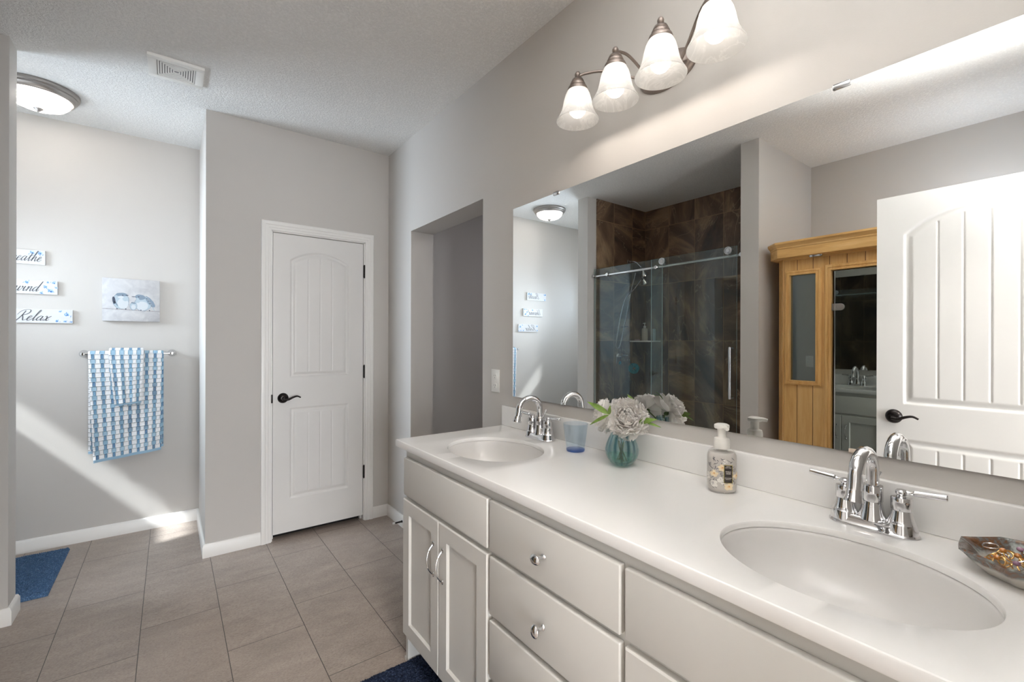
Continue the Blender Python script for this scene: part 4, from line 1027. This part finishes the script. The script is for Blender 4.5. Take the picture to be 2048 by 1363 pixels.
def make_towel(name, label, xa, xb, y_off, lf, lb_, skew, col_n, blk, thick, seed, lean=0.0):
    """hangs over the bar: front drop lf, back drop lb_; skew = (left, right) extra drop; built from a closed folded sheet"""
    rr = random.Random(seed); t = thing(name, label, 'towel', (0, 0, 0), 0, 'striped blue and white towels on the bar')
    Rb = 0.0085 + y_off
    L = lf + lb_ + pi * Rb; n_s = 150; n_u = 40
    def pos(u_, s_, off):
        # s_ from front hem (0) up over the bar to back hem (L)
        x = xa + (xb - xa) * u_
        lf2 = lf + skew[0] * (1 - u_) + skew[1] * u_
        sc_ = s_ / L
        w = 0.0032 * sin(9 * u_ * pi * .55 + 1.2 + seed) 
        if sc_ < lf / L:
            k = 1 - s_ / lf; z = TBZ - lf2 * k; wob = w * k * 1.6 + 0.010 * k * lean
            y = TBY - Rb - off - wob - 0.004 * k
            x += (0.030 * k * (1 - u_) - 0.012 * k * u_) * (1 if lean else .5) 
        elif s_ > lf + pi * Rb:
            k = (s_ - lf - pi * Rb) / lb_; z = TBZ - lb_ * k; y = TBY + Rb + off + w * k * .6; y = min(y, YF - 0.004)
        else:
            a = (s_ - lf) / Rb; z = TBZ + (Rb + off) * sin(a); y = TBY - (Rb + off) * cos(a)
        return (x, y, z)
    V = []; F = []; MI = []; UV = []
    for side, off in ((0, thick), (1, 0.0)):
        for i in range(n_s + 1):
            for j in range(n_u + 1):
                s_ = L * i / n_s; u_ = j / n_u
                e = min(1, min(u_, 1 - u_) / .02, min(i, n_s - i) / 2 + .0)
                o_ = thick / 2 + (off - thick / 2) * (0.35 + .65 * e)
                V.append(pos(u_, s_, o_)); UV.append((u_ * col_n, (L - s_) / blk + 40))
    q = (n_s + 1) * (n_u + 1)
    def idx(side, i, j): return side * q + i * (n_u + 1) + j
    for side in (0, 1):
        for i in range(n_s):
            for j in range(n_u):
                f_ = (idx(side, i, j), idx(side, i, j + 1), idx(side, i + 1, j + 1), idx(side, i + 1, j)); F.append(f_ if side else f_[::-1])
                MI.append(1 if i < 2 or i >= n_s - 2 else 0)
    for i in range(n_s):
        for j in (0, n_u):
            f_ = (idx(0, i, j), idx(0, i + 1, j), idx(1, i + 1, j), idx(1, i, j)); F.append(f_ if j else f_[::-1]); MI.append(0)
    for j in range(n_u):
        for i in (0, n_s):
            f_ = (idx(0, i, j), idx(0, i, j + 1), idx(1, i, j + 1), idx(1, i, j)); F.append(f_ if not i else f_[::-1]); MI.append(1)
    o = raw('cloth', V, F, [towel_mat(name + '_weave', col_n), hem], t, smooth=60, midx=MI)
    ul = o.data.uv_layers.new(name='UVMap')
    for lp in o.data.loops: ul.data[lp.index].uv = UV[lp.vertex_index]
    return t
make_towel('bath_towel', 'large blue and white checked towel folded over the chrome bar', -0.425, -0.035, 0.0, 0.675, 0.655, (0.035, -0.005), 8.5, 0.0285, 0.012, 1, 1.0)
make_towel('bath_towel', 'second fold of checked towel hanging behind the large one', -0.428, -0.028, -0.0, 0.60, 0.60, (0.03, 0.03), 8.5, 0.0205, 0.0001, 4) if False else None
make_towel('hand_towel', 'small blue and white checked hand towel draped over the large towel', -0.322, -0.142, 0.0205, 0.335, 0.30, (0.012, -0.004), 4.1, 0.0285, 0.010, 2, 0.5)

# ------------------------------------------------------------------ wall art
def strokes_mesh(bm, text, x0, z0, h, y, mi=0, slant=0.55, wid=1.0, hz=None):
    hz = hz or h
    G = {
     'e': (0.92, [[(0, .35), (.35, .48), (.62, .8), (.5, 1.0), (.25, .88), (.12, .5), (.2, .1), (.48, 0), (.92, .4)]]),
     'a': (1.2, [[(.78, .82), (.5, 1), (.2, .8), (.06, .4), (.2, .03), (.45, .12), (.7, .55), (.82, .95)], [(.82, .95), (.74, .4), (.84, .03), (1.0, .1), (1.2, .4)]]),
     't': (0.78, [[(0, .35), (.25, .95), (.42, 1.7)], [(.42, 1.7), (.32, .8), (.34, .1), (.52, 0), (.8, .38)], [(.02, 1.08), (.4, 1.15), (.85, 1.22)]]),
     'h': (1.22, [[(0, .35), (.3, 1.1), (.52, 2.0), (.45, 2.22), (.32, 1.9), (.26, 1), (.2, 0)], [(.2, 0), (.35, .6), (.62, 1.0), (.8, .88), (.76, .4), (.86, .02), (1.05, .1), (1.22, .4)]]),
     'i': (0.62, [[(0, .4), (.2, 1)], [(.2, 1), (.14, .4), (.24, .02), (.42, .1), (.62, .4)], [(.28, 1.42), (.33, 1.5)]]),
     'n': (1.18, [[(0, .6), (.14, .98), (.24, .88), (.2, .4), (.14, 0)], [(.14, 0), (.32, .6), (.6, 1), (.78, .88), (.74, .4), (.84, .02), (1.0, .1), (1.18, .4)]]),
     'w': (1.6, [[(0, .6), (.14, 1), (.26, .88), (.2, .35), (.4, 0), (.65, .2), (.85, 1)], [(.85, 1), (.76, .3), (.95, 0), (1.22, .25), (1.38, .85), (1.26, 1.0), (1.3, .8), (1.6, .75)]]),
     'd': (1.22, [[(.78, .82), (.5, 1), (.2, .8), (.06, .4), (.2, .03), (.45, .12), (.72, .6), (1.0, 2.15)], [(1.0, 2.15), (.78, .6), (.84, .03), (1.02, .1), (1.22, .4)]]),
     'l': (0.68, [[(0, .35), (.35, 1.15), (.55, 2.0), (.45, 2.25), (.3, 1.9), (.2, .8), (.24, .08), (.42, 0), (.68, .38)]]),
     'x': (0.95, [[(.0, .8), (.2, 1), (.36, .75), (.46, .3), (.62, 0), (.95, .3)], [(.98, .98), (.6, .62), (.2, .08), (-.02, .02)]]),
     'r': (0.85, [[(0, .35), (.22, 1.1), (.3, .92), (.6, .95)], [(.6, .95), (.46, .3), (.58, 0), (.85, .35)]]),
     'U': (1.8, [[(0, 1.7), (.25, 2.15), (.5, 2.0), (.4, 1.2), (.42, .35), (.8, 0), (1.2, .5), (1.55, 2.1)], [(1.55, 2.1), (1.4, .5), (1.5, 0), (1.8, .4)]]),
     'B': (1.6, [[(.6, 2.1), (.42, 1), (.2, 0)], [(-.2, 1.5), (.2, 2.1), (.9, 2.3), (1.3, 2), (1.1, 1.4), (.5, 1.15)], [(.5, 1.15), (1.1, 1.1), (1.4, .7), (1.1, .1), (.5, -.05), (.0, .3)]]),
     'R': (1.62, [[(.65, 2.05), (.5, 1), (.15, 0), (-.1, -.1)], [(-.3, 1.2), (-.05, 1.95), (.7, 2.3), (1.3, 2.2), (1.45, 1.8), (1.15, 1.3), (.55, 1.15)], [(.55, 1.15), (.85, .65), (1.2, .0), (1.62, .3)]]),
    }
    tot = sum(G[c_][0] for c_ in text); pen = 0.0
    for c_ in text:
        w_, ss = G[c_]
        for s_ in ss:
            P = cr([(p[0] + pen + slant * p[1], p[1], 0) for p in s_], 7)
            vs_ = []
            for i, p in enumerate(P):
                a = P[max(0, i - 1)]; b = P[min(len(P) - 1, i + 1)]; d = (b - a); d.normalize() if d.length else None
                nn = Vector((-d.y, d.x, 0)); thk = (0.045 + 0.075 * max(0, -d.y) ** 1.5) * wid
                q = []
                for s2 in (-1, 1):
                    r_ = p + nn * thk * s2; q.append(bm.verts.new((x0 + r_.x * h, y, z0 + r_.y * hz)))
                vs_.append(q)
            for a, b in zip(vs_, vs_[1:]):
                f_ = bm.faces.new((a[0], b[0], b[1], a[1])); f_.material_index = mi
        pen += w_
    return tot
ink = plain('charcoal_script_ink', (0.060, 0.066, 0.075), 0.6)
signw = plain('painted_white_board', (0.60, 0.605, 0.62), 0.55, 0, 0.4, 0.02, 30)
blues = [plain('watercolour_deep_blue', (0.06, 0.16, 0.40), 0.7), plain('watercolour_mid_blue', (0.17, 0.33, 0.58), 0.7), plain('watercolour_pale_blue', (0.44, 0.59, 0.75), 0.7), plain('watercolour_wash', (0.62, 0.69, 0.76), 0.7)]
def fpoly(bm, x, z, rx, rz, rot, y, mi, seed=0, n_=12, wob=.18):
    rr = random.Random(seed); c_ = bm.verts.new((x, y, z)); vs_ = []
    for i in range(n_):
        a = 2 * pi * i / n_; k = 1 + wob * rr.uniform(-1, 1); p, q = rx * k * cos(a), rz * k * sin(a)
        vs_.append(bm.verts.new((x + p * cos(rot) - q * sin(rot), y, z + p * sin(rot) + q * cos(rot))))
    for i in range(n_): f_ = bm.faces.new((c_, vs_[i], vs_[(i + 1) % n_])); f_.material_index = mi
def flower(bm, x, z, s_, y, seed):
    rr = random.Random(seed)
    fpoly(bm, x, z, s_ * 1.05, s_ * .8, 0, y + .00020, 3, seed)
    for k in range(7):
        a = k * 2.4 + rr.random(); fpoly(bm, x + s_ * .55 * cos(a), z + s_ * .45 * sin(a), s_ * .42, s_ * .22, a + 1.2, y + .00014 - .00001 * k, 2 if k % 2 else 1, seed + k)
    fpoly(bm, x + s_ * .1, z - s_ * .1, s_ * .42, s_ * .26, .4, y, 0, seed + 9)
    for k in range(3): fpoly(bm, x + rr.uniform(-1.4, 1.4) * s_, z + rr.uniform(-.9, .9) * s_, s_ * .38, s_ * .14, rr.uniform(0, 3), y + .00002, 1, seed + 20 + k)
def sign(word, label, x0, x1, z0, z1, tx, tz, th, fl):
    t = thing('wall_sign', label, 'sign', (0, 0, 0), 0, 'three script signs stacked on the far wall')
    y1 = YF - 0.0005; y0 = YF - 0.0125
    bm = bmesh.new(); box(bm, (x0, y0, z0), (x1, y1, z1), .001); link('board', bm, signw, t, smooth=0)
    bm = bmesh.new(); strokes_mesh(bm, word, tx, tz, th, y0 - .0009, wid=.72, hz=0.0295); link('lettering', bm, ink, t, smooth=0)
    for k, (fx, fz, fs) in enumerate(fl):
        bm = bmesh.new(); flower(bm, fx, fz, fs * 1.2, y0 - .0005, 10 * k + len(word)); link('flower_print', bm, blues, t, smooth=0)
sign('Breathe', 'top white wooden sign reading Breathe with blue flowers at its corners', -0.922, -0.632, 1.800, 1.889, -0.814, 1.820, 0.0216, [(-0.655, 1.873, .012), (-0.690, 1.874, .010), (-0.905, 1.872, .014), (-0.900, 1.815, .010)])
sign('Unwind', 'middle white wooden sign reading Unwind, blue flowers at its right end', -0.866, -0.576, 1.615, 1.702, -0.842, 1.632, 0.0235, [(-0.607, 1.638, .014), (-0.630, 1.664, .010), (-0.592, 1.690, .009), (-0.620, 1.692, .007), (-0.582, 1.660, .006), (-0.648, 1.624, .008), (-0.712, 1.688, .010)])
sign('Relax', 'lowest white wooden sign reading Relax, blue flowers at its right end', -0.795, -0.505, 1.434, 1.521, -0.762, 1.449, 0.0268, [(-0.532, 1.490, .013), (-0.562, 1.510, .007), (-0.578, 1.448, .009), (-0.540, 1.446, .008), (-0.512, 1.444, .006), (-0.780, 1.500, .012), (-0.783, 1.450, .009)])

cv = thing('canvas_print', 'small square-edged canvas of watercolour birds above the towels', 'picture', (0, 0, 0))
cx0, cx1, cz0, cz1 = -0.3605, -0.058, 1.456, 1.745
n = NT('mottled_canvas'); co = n.coord(); f = n.noise(co, 14, 4, .6, .8)
n.base(n.ramp(f, [(0.3, (0.44, 0.44, 0.46)), (0.5, (0.52, 0.52, 0.535)), (0.7, (0.60, 0.60, 0.60))]), 0.8, 0, 0.2); n.bump(n.noise(co, 700, 1), .2, .001)
bm = bmesh.new(); box(bm, (cx0, YF - 0.030, cz0), (cx1, YF - .0005, cz1), .002); link('canvas', bm, n.m, cv, smooth=30)
by = YF - 0.0306
bm = bmesh.new(); bmt = [plain('bird_white', (0.57, 0.60, 0.625), .8), plain('bird_pale_blue', (0.40, 0.48, 0.54), .8), plain('bird_slate', (0.20, 0.26, 0.33), .8), plain('bird_ink', (0.06, 0.075, 0.11), .8), plain('twig_brown', (0.24, 0.19, 0.20), .8)]
def bp(px, pz, rx, rz, rot, mi, lay, sd): fpoly(bm, cx0 + px, cz0 + pz, rx, rz, rot, by - .00004 * lay, mi, sd, 18, .05)
# twig
for k in range(20): fpoly(bm, cx0 + .006 + k * .0152, cz0 + .083 - k * .0006, .0095, .0012, 0, by - .0001, 4, k, 8, .3)
link('painted_twig', bm, bmt, cv, smooth=0); bm = bmesh.new()
# left bird
bp(.095, .136, .0425, .0555, 0, 2, 1, 1); bp(.0955, .1355, .0405, .0535, 0, 1, 2, 1); bp(.104, .120, .029, .036, 0, 0, 3, 2); bp(.098, .180, .030, .0125, 0, 2, 4, 3); bp(.0585, .140, .008, .026, .1, 3, 4, 4)
bp(.070, .118, .004, .020, .5, 2, 4, 44); bp(.116, .152, .014, .016, .3, 1, 4.5, 45); bp(.094, .163, .016, .008, .1, 0, 4.6, 47)
bp(.104, .176, .0035, .0035, 0, 3, 6, 5); bp(.126, .176, .008, .003, .2, 3, 6, 6)
for px in (.074, .120): bp(px, .083, .003, .004, 0, 3, 6, 50)
link('painted_bird', bm, bmt, cv, smooth=0); bm = bmesh.new()
# chick
bp(.160, .104, .020, .028, 0, 2, 6.5, 8); bp(.160, .104, .0185, .0265, 0, 1, 7, 8); bp(.160, .098, .012, .017, 0, 0, 8, 9); bp(.160, .126, .012, .004, -.2, 2, 9, 10); bp(.151, .128, .002, .003, 0, 3, 9, 11)
link('painted_bird', bm, bmt, cv, smooth=0); bm = bmesh.new()
# right bird
bp(.2120, .124, .0465, .0530, -.3, 2, 1, 12); bp(.2120, .1235, .0445, .0510, -.3, 1, 2, 12); bp(.206, .108, .033, .032, -.2, 0, 3, 13); bp(.196, .168, .028, .018, -.15, 2, 4, 14); bp(.184, .146, .008, .018, .2, 1, 4.5, 46)
bp(.2500, .138, .0440, .0150, -.98, 2, 4.8, 48)
for k in range(9): bp(.236 + .0038 * k, .160 - .0085 * k, .018, .0026, -.85 - .03 * k, 3 if k % 2 else 1, 5 + .1 * k, 15 + k)
bp(.188, .170, .0038, .0036, 0, 3, 6, 41); bp(.160, .169, .011, .0024, 0, 3, 6, 42)
for px in (.200, .246): bp(px, .078, .003, .004, 0, 3, 6, 51)
link('painted_bird', bm, bmt, cv, smooth=0)

# ------------------------------------------------------------------ shower
st('wall_shower_back', [((XL, 1.61, 0.06), (XL + .010, 3.10, CZ))], MAT['tile_back'])
st('wall_shower_far', [((XL + .010, 3.090, 0.06), (-0.722, 3.10, CZ))], MAT['tile_side'])
st('wall_shower_near', [((XL + .010, 1.61, 0.06), (-0.722, 1.620, CZ))], MAT['tile_side'])
sb = thing('shower_tray', 'white shower pan and curb in the tiled alcove', 'shower base', (0, 0, 0))
bm = bmesh.new(); box(bm, (XL + .001, 1.6105, 0.0005), (-0.7405, 3.0995, 0.06), .004); link('pan', bm, MAT['plastic'], sb)
bm = bmesh.new(); box(bm, (-0.740, 1.6105, 0.0005), (-0.625, 3.0995, 0.105), .006); link('curb', bm, MAT['plastic'], sb)
GX = -0.690
se_ = thing('shower_enclosure', 'frameless sliding glass shower enclosure with chrome roller rail', 'shower door', (0, 0, 0))
def pane(name, x, y0, y1, z0, z1, t_=0.008):
    bm = bmesh.new(); box(bm, (x - t_ / 2, y0, z0), (x + t_ / 2, y1, z1))
    for f_ in bm.faces:
        if abs(f_.normal.x) < .5: f_.material_index = 1
    # only one optical face each way, bright polished edges
    return link(name, bm, [MAT['shower_glass'], MAT['glass_edge']], se_, smooth=0)
pane('fixed_panel', GX, 2.318, 3.0885, 0.106, 2.035)
sl = pane('sliding_panel', GX + .032, 1.665, 2.405, 0.118, 2.030)
bm = bmesh.new(); tube(bm, [(GX + .016, 1.6215, 1.962), (GX + .016, 3.0890, 1.962)], 0.0105, 20)
link('rail', bm, MAT['chrome'], se_)
for yy in (1.634, 2.360, 2.905, 3.078):
    bm = bmesh.new(); lathe(bm, [(0.0, 0.026), (0.014, 0.025), (0.017, 0.021), (0.017, 0.004), (0.014, 0.0), (0.014, -.03), (0.0, -0.03)], 28, (GX + .014, yy, 1.962), 'x'); link('rail_bracket', bm, MAT['chrome'], se_)
for yy in (1.725, 2.292):
    bm = bmesh.new(); lathe(bm, [(0.0, 0.020), (0.012, 0.020), (0.014, 0.016), (0.022, 0.015), (0.024, 0.019), (0.029, 0.018), (0.030, 0.012), (0.030, -0.010), (0.0, -0.010)], 36, (GX + .030, yy, 2.002), 'x'); link('roller', bm, MAT['steel'], se_)
bm = bmesh.new()
hx_ = GX + .032 + .052
tube(bm, cr([(GX + .037, 1.690, 0.915), (hx_ - .008, 1.690, 0.915), (hx_, 1.690, 0.925), (hx_, 1.690, 1.10), (hx_, 1.690, 1.270), (hx_ - .008, 1.690, 1.280), (GX + .037, 1.690, 1.280)], 6), 0.0095, 16)
link('handle', bm, MAT['chrome'], se_)

YT = 3.0895
sh = thing('hand_shower_set', 'chrome handheld shower head with arm and long looping hose', 'shower head', (0, 0, 0))
bm = bmesh.new(); lathe(bm, [(0.028, 0), (0.026, -.006), (0.010, -.010)], 24, (-1.215, YT, 2.17), 'y'); tube(bm, cr([(-1.215, YT - .004, 2.17), (-1.235, YT - .07, 2.155), (-1.258, YT - .125, 2.095)], 6), 0.0085, 12); link('arm', bm, MAT['chrome'], sh)
bm = bmesh.new(); ellipsoid(bm, (-1.264, YT - .135, 2.075), (.016, .016, .016)); lathe(bm, [(0.012, 0.02), (0.018, 0.0), (0.040, -0.035), (0.043, -0.045), (0.0, -0.047)], 28, (-1.272, YT - .14, 2.055), rot=Matrix.Rotation(.45, 3, 'Y')); link('fixed_head', bm, MAT['chrome'], sh)
bm = bmesh.new(); lathe(bm, [(0.011, 0.035), (0.016, 0.0), (0.042, -0.028), (0.044, -0.040), (0.0, -0.042)], 28, (-1.300, YT - .12, 1.975), rot=Matrix.Rotation(.7, 3, 'Y')); tube(bm, cr([(-1.290, YT - .12, 1.985), (-1.235, YT - .115, 1.935), (-1.165, YT - .11, 1.865)], 6), [.014, .010], 12); link('hand_shower', bm, MAT['chrome'], sh)
bm = bmesh.new(); tube(bm, cr([(-1.165, YT - .11, 1.865), (-1.06, YT - .08, 1.76), (-1.0, YT - .06, 1.55), (-0.958, YT - .05, 1.33), (-0.955, YT - .05, 1.275), (-0.985, YT - .05, 1.255), (-1.02, YT - .05, 1.30), (-1.085, YT - .05, 1.50), (-1.16, YT - .06, 1.80), (-1.225, YT - .08, 2.04)], 10), 0.0055, 8); link('hose', bm, MAT['steel'], sh)
vv = thing('shower_valve', 'chrome square shower valve with lever on the tiled side wall', 'valve', (-1.05, YT, 1.15))
bm = bmesh.new(); box(bm, (-.038, -.008, -.062), (.038, 0, .062), .003); link('plate', bm, MAT['chrome'], vv)
bm = bmesh.new(); lathe(bm, [(0.022, 0), (0.020, -.04), (0.0, -.042)], 24, (0, -.006, .035), 'y'); tube(bm, [(0, -.040, .035), (-.090, -.046, .032)], [.008, .006], 12); link('lever', bm, MAT['chrome'], vv)
hk = thing('hose_holder', 'small chrome peg with dark holder on the shower side wall', 'hook', (-1.085, YT, 1.475))
bm = bmesh.new(); tube(bm, [(0, 0, 0), (0, -.045, 0)], .008, 12); tube(bm, [(0, -.035, 0), (-.05, -.05, .004)], .006, 12); link('peg', bm, MAT['chrome'], hk)
cs_ = thing('corner_shelf', 'pale stone corner shelf in the tiled shower', 'shelf', (XL + .010, 3.090, 1.322))
bm = bmesh.new(); P = [(0.0005, -.0005), (0.26 * 1.0, -.0005)] + [(0.26 - 0.26 * (1 - cos(a)) , -0.20 * sin(a)) for a in [pi / 2 * k / 10 for k in range(1, 10)]] + [(0.0005, -.20)]
prism(bm, P, 0, .014); link('slab', bm, MAT['counter'], cs_, smooth=30)
pb = thing('pump_bottle', 'cream pump bottle standing on the shower corner shelf', 'bottle', (-1.405, 3.030, 1.3365))
bm = bmesh.new(); lathe(bm, [(0.0, 0.0), (0.030, 0.0), (0.032, 0.003), (0.032, 0.118), (0.028, 0.128), (0.013, 0.134), (0.012, 0.140)], 32); link('bottle', bm, plain('cream_plastic', (0.62, 0.58, 0.50), .4), pb)
bm = bmesh.new(); lathe(bm, [(0.0145, 0.138), (0.0145, 0.155), (0.005, 0.157), (0.0045, 0.180), (0.010, 0.182), (0.010, 0.190), (0.0, 0.191)], 24); tube(bm, [(0, 0, .186), (0.034, -.004, .182)], .0045, 10); link('pump', bm, MAT['rubber'], pb)
pb2 = thing('shampoo_tube', 'pale blue upright tube beside the cream pump bottle', 'tube', (-1.452, 2.945, 1.3365))
bm = bmesh.new(); lathe(bm, [(0.0, 0.0), (0.020, 0.0), (0.021, 0.02), (0.022, 0.022), (0.021, 0.12), (0.020, 0.125), (0.0, 0.126)], 28, sx=1, sy=.6); link('body', bm, plain('pale_blue_plastic', (0.45, 0.55, 0.58), .4), pb2)
soap = thing('soap_bar', 'pink bar of soap on the shower corner shelf', 'soap', (-1.300, 3.045, 1.3365))
bm = bmesh.new(); box(bm, (-.025, -.016, 0), (.025, .016, .014), .005, 3); link('bar', bm, plain('pink_soap', (0.55, 0.38, 0.36), .5), soap)
lo = thing('bath_puff', 'turquoise mesh bath puff hanging in the shower', 'bath puff', (-1.205, 3.015, 1.045))
rr = random.Random(9); bm = bmesh.new()
for k in range(70):
    a = rr.uniform(0, 2 * pi); b_ = rr.uniform(-1.2, 1.4); d_ = Vector((cos(a) * cos(b_), sin(a) * cos(b_), sin(b_))); u_ = d_.orthogonal().normalized(); w_ = d_.cross(u_); tw = rr.uniform(0, 6)
    P = [d_ * (.030 + .026 * sin(pi * i / 10)) + (u_ * cos(tw) + w_ * sin(tw)) * (.034 * cos(pi * i / 10)) for i in range(11)]
    vs_ = [[bm.verts.new(p), bm.verts.new(p * .55)] for p in P]
    for A, B in zip(vs_, vs_[1:]): bm.faces.new((A[0], B[0], B[1], A[1]))
link('mesh_ball', bm, plain('turquoise_mesh', (0.03, 0.34, 0.42), .6), lo, smooth=180)
bm = bmesh.new(); tube(bm, cr([(0, .02, .02), (0.004, .045, .06), (0.0, .060, .088)], 5), .0015, 6); link('cord', bm, plain('turquoise_cord', (0.03, 0.30, 0.38), .6), lo)
hk2 = thing('robe_hook', 'small chrome hook holding the turquoise bath puff', 'hook', (-1.205, YT, 1.135))
bm = bmesh.new(); lathe(bm, [(0.014, 0), (0.012, -.005), (0.0, -.006)], 20, (0, 0, 0), 'y'); tube(bm, cr([(0, -.004, 0), (0, -.018, -.006), (0, -.022, .006)], 5), .003, 8); link('hook', bm, MAT['chrome'], hk2)

# ------------------------------------------------------------------ sauna cabin in its niche
SX = -0.650; SY0, SY1 = 0.36, 1.392; YCH = 1.340; SXC = -0.705
sa = thing('sauna_cabin', 'honey wood infrared sauna cabin with glass door and side window', 'sauna', (0, 0, 0))
bm = bmesh.new()      # front wall pieces around the two openings (window and door)
Wy0, Wy1, Wz0, Wz1 = 1.150, 1.303, 1.074, 1.768      # window opening
Gy0, Gy1, Gz1 = 0.440, 1.066, 1.776                   # door opening
for a, b in (((SX - .03, Wy1, 0.05), (SX, YCH, 1.93)), ((SX - .03, Gy1, 0.05), (SX, Wy0, 1.93)), ((SX - .03, Wy0, 0.05), (SX, Wy1, Wz0)), ((SX - .03, Wy0, Wz1), (SX, Wy1, 1.93)),
             ((SX - .03, Gy0, Gz1), (SX, Gy1, 1.93)), ((SX - .03, SY0, 0.05), (SX, Gy0, 1.93))): box(bm, a, b)
link('front_wall', bm, MAT['wood_front'], sa, smooth=0)
bm = bmesh.new(); prism(bm, [(SX, YCH), (SXC, SY1), (SXC - .03, SY1 - .012), (SX - .03, YCH - .01)], 0.03, 1.93)
link('corner_post', bm, MAT['wood'], sa, smooth=20)
bm = bmesh.new()
for k in range(3):
    q0 = 0.12 + k * .30; q1 = q0 + .20
    A = Vector((SX, YCH, 0)).lerp(Vector((SXC, SY1, 0)), q0); B = Vector((SX, YCH, 0)).lerp(Vector((SXC, SY1, 0)), q1); nn = Vector((.66, .75, 0)) * .006
    prism(bm, [(A.x, A.y), (A.x + nn.x, A.y + nn.y), (B.x + nn.x, B.y + nn.y), (B.x, B.y)], 0.03, 1.93)
link('post_bead', bm, MAT['wood'], sa, smooth=20)
bxo('side_wall', (XL + .02, SY1 - .02, 0.03), (SXC, SY1, 1.93), MAT['wood_side'], sa); bxo('side_wall', (XL + .02, SY0, 0.03), (SX - .03, SY0 + .02, 1.93), MAT['wood_side'], sa)
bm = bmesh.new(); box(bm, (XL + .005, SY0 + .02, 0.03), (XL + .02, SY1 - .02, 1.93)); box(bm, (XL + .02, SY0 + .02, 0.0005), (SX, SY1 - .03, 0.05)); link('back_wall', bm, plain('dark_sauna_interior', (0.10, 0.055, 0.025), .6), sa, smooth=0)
bm = bmesh.new(); box(bm, (XL + .02, SY0 + .02, 0.43), (-1.05, SY1 - .02, 0.46), .004); link('bench', bm, MAT['wood_y'], sa)
# crown: stepped cornice following the chamfered plan
bm = bmesh.new()
def plan(o_): return [(SX + o_, SY0 - o_ * .4), (SX + o_, YCH + o_ * .35), (SXC + o_ * .55, SY1 + o_ * .75), (XL + .02, SY1 + o_ * .75), (XL + .02, SY0 - o_ * .4)]
steps = [(0.048, 1.880), (0.060, 1.884), (0.060, 1.940), (0.064, 1.946), (0.064, 1.952), (0.074, 1.966), (0.080, 1.974), (0.080, 1.986)]
L_ = [[bm.verts.new((p[0], p[1], z_)) for p in plan(o_)] for o_, z_ in steps]
for A, B in zip(L_, L_[1:]):
    for i in range(5): bm.faces.new((A[i], A[(i + 1) % 5], B[(i + 1) % 5], B[i]))
bm.faces.new(L_[-1]); bm.faces.new(L_[0][::-1])
link('crown', bm, MAT['wood_y'], sa, smooth=30)
def frame(name, y0, y1, z0, z1, w_, t_, bottom=True, mat='wood'):
    """stepped picture-frame trim on the front face"""
    bm = bmesh.new()
    prof = [(0, 0), (0, .016), (.007, .016), (.009, .011), (.016, .011), (.018, .015), (w_ - .004, .012), (w_, .006), (w_, 0)]
    pts = [((y1, z0), (1, -1 if bottom else 0)), ((y1, z1), (1, 1)), ((y0, z1), (-1, 1)), ((y0, z0), (-1, -1 if bottom else 0))]
    R_ = [[bm.verts.new((SX + t__, p[0] + d[0] * o_, p[1] + d[1] * o_)) for o_, t__ in prof] for p, d in pts]
    k = len(prof); seq = list(zip(R_, R_[1:])) + ([(R_[-1], R_[0])] if bottom else [])
    for A, B in seq:
        for i in range(k): bm.faces.new((A[i], A[(i + 1) % k], B[(i + 1) % k], B[i]))
    if not bottom: bm.faces.new(R_[0]); bm.faces.new(R_[-1])
    return link(name, bm, MAT[mat], sa, smooth=20)
frame('window_trim', Wy0, Wy1, Wz0, Wz1, 0.030, 0.016)
frame('door_trim', Gy0, Gy1, 0.05, Gz1, 0.036, 0.016, bottom=False)
bxo('window_pane', (SX - .014, Wy0, Wz0), (SX - .010, Wy1, Wz1), MAT['sauna_glass'], sa)
gd = bxo('glass_door', (SX - .016, Gy0 + .006, 0.056), (SX - .008, Gy1 - .018, Gz1 - .006), MAT['sauna_glass'], sa)
bxo('door_seal', (SX - .018, Gy1 - .0175, 0.056), (SX - .006, Gy1 - .012, Gz1 - .006), MAT['steel'], sa)
for zc in (1.545, 0.42):
    bm = bmesh.new()
    P = [(Gy1 - .001, -.021), (Gy1 - .001, .021)] + [(Gy1 - .045 - .021 * sin(a), .021 * cos(a)) for a in [pi * k / 12 for k in range(13)]]
    prism(bm, [(p[0], zc + p[1]) for p in P], SX - .0075, SX + .002, axis='x')
    tube(bm, [(SX + .001, Gy1 - .016, zc - .021), (SX + .001, Gy1 - .016, zc + .021)], .006, 12)
    link('hinge', bm, MAT['nickel'], sa, smooth=30)
bm = bmesh.new(); lathe(bm, [(0.0, -.012), (0.034, -.011), (0.038, -.006), (0.040, 0.0)], 28, (SX + .026, 1.145, 1.8800), sx=.55, sy=1.0); link('downlight', bm, MAT['steel'], sa)
frieze = bxo('frieze', (SX, SY0, 1.868), (SX + .012, YCH, 1.8799), MAT['wood_y'], sa)
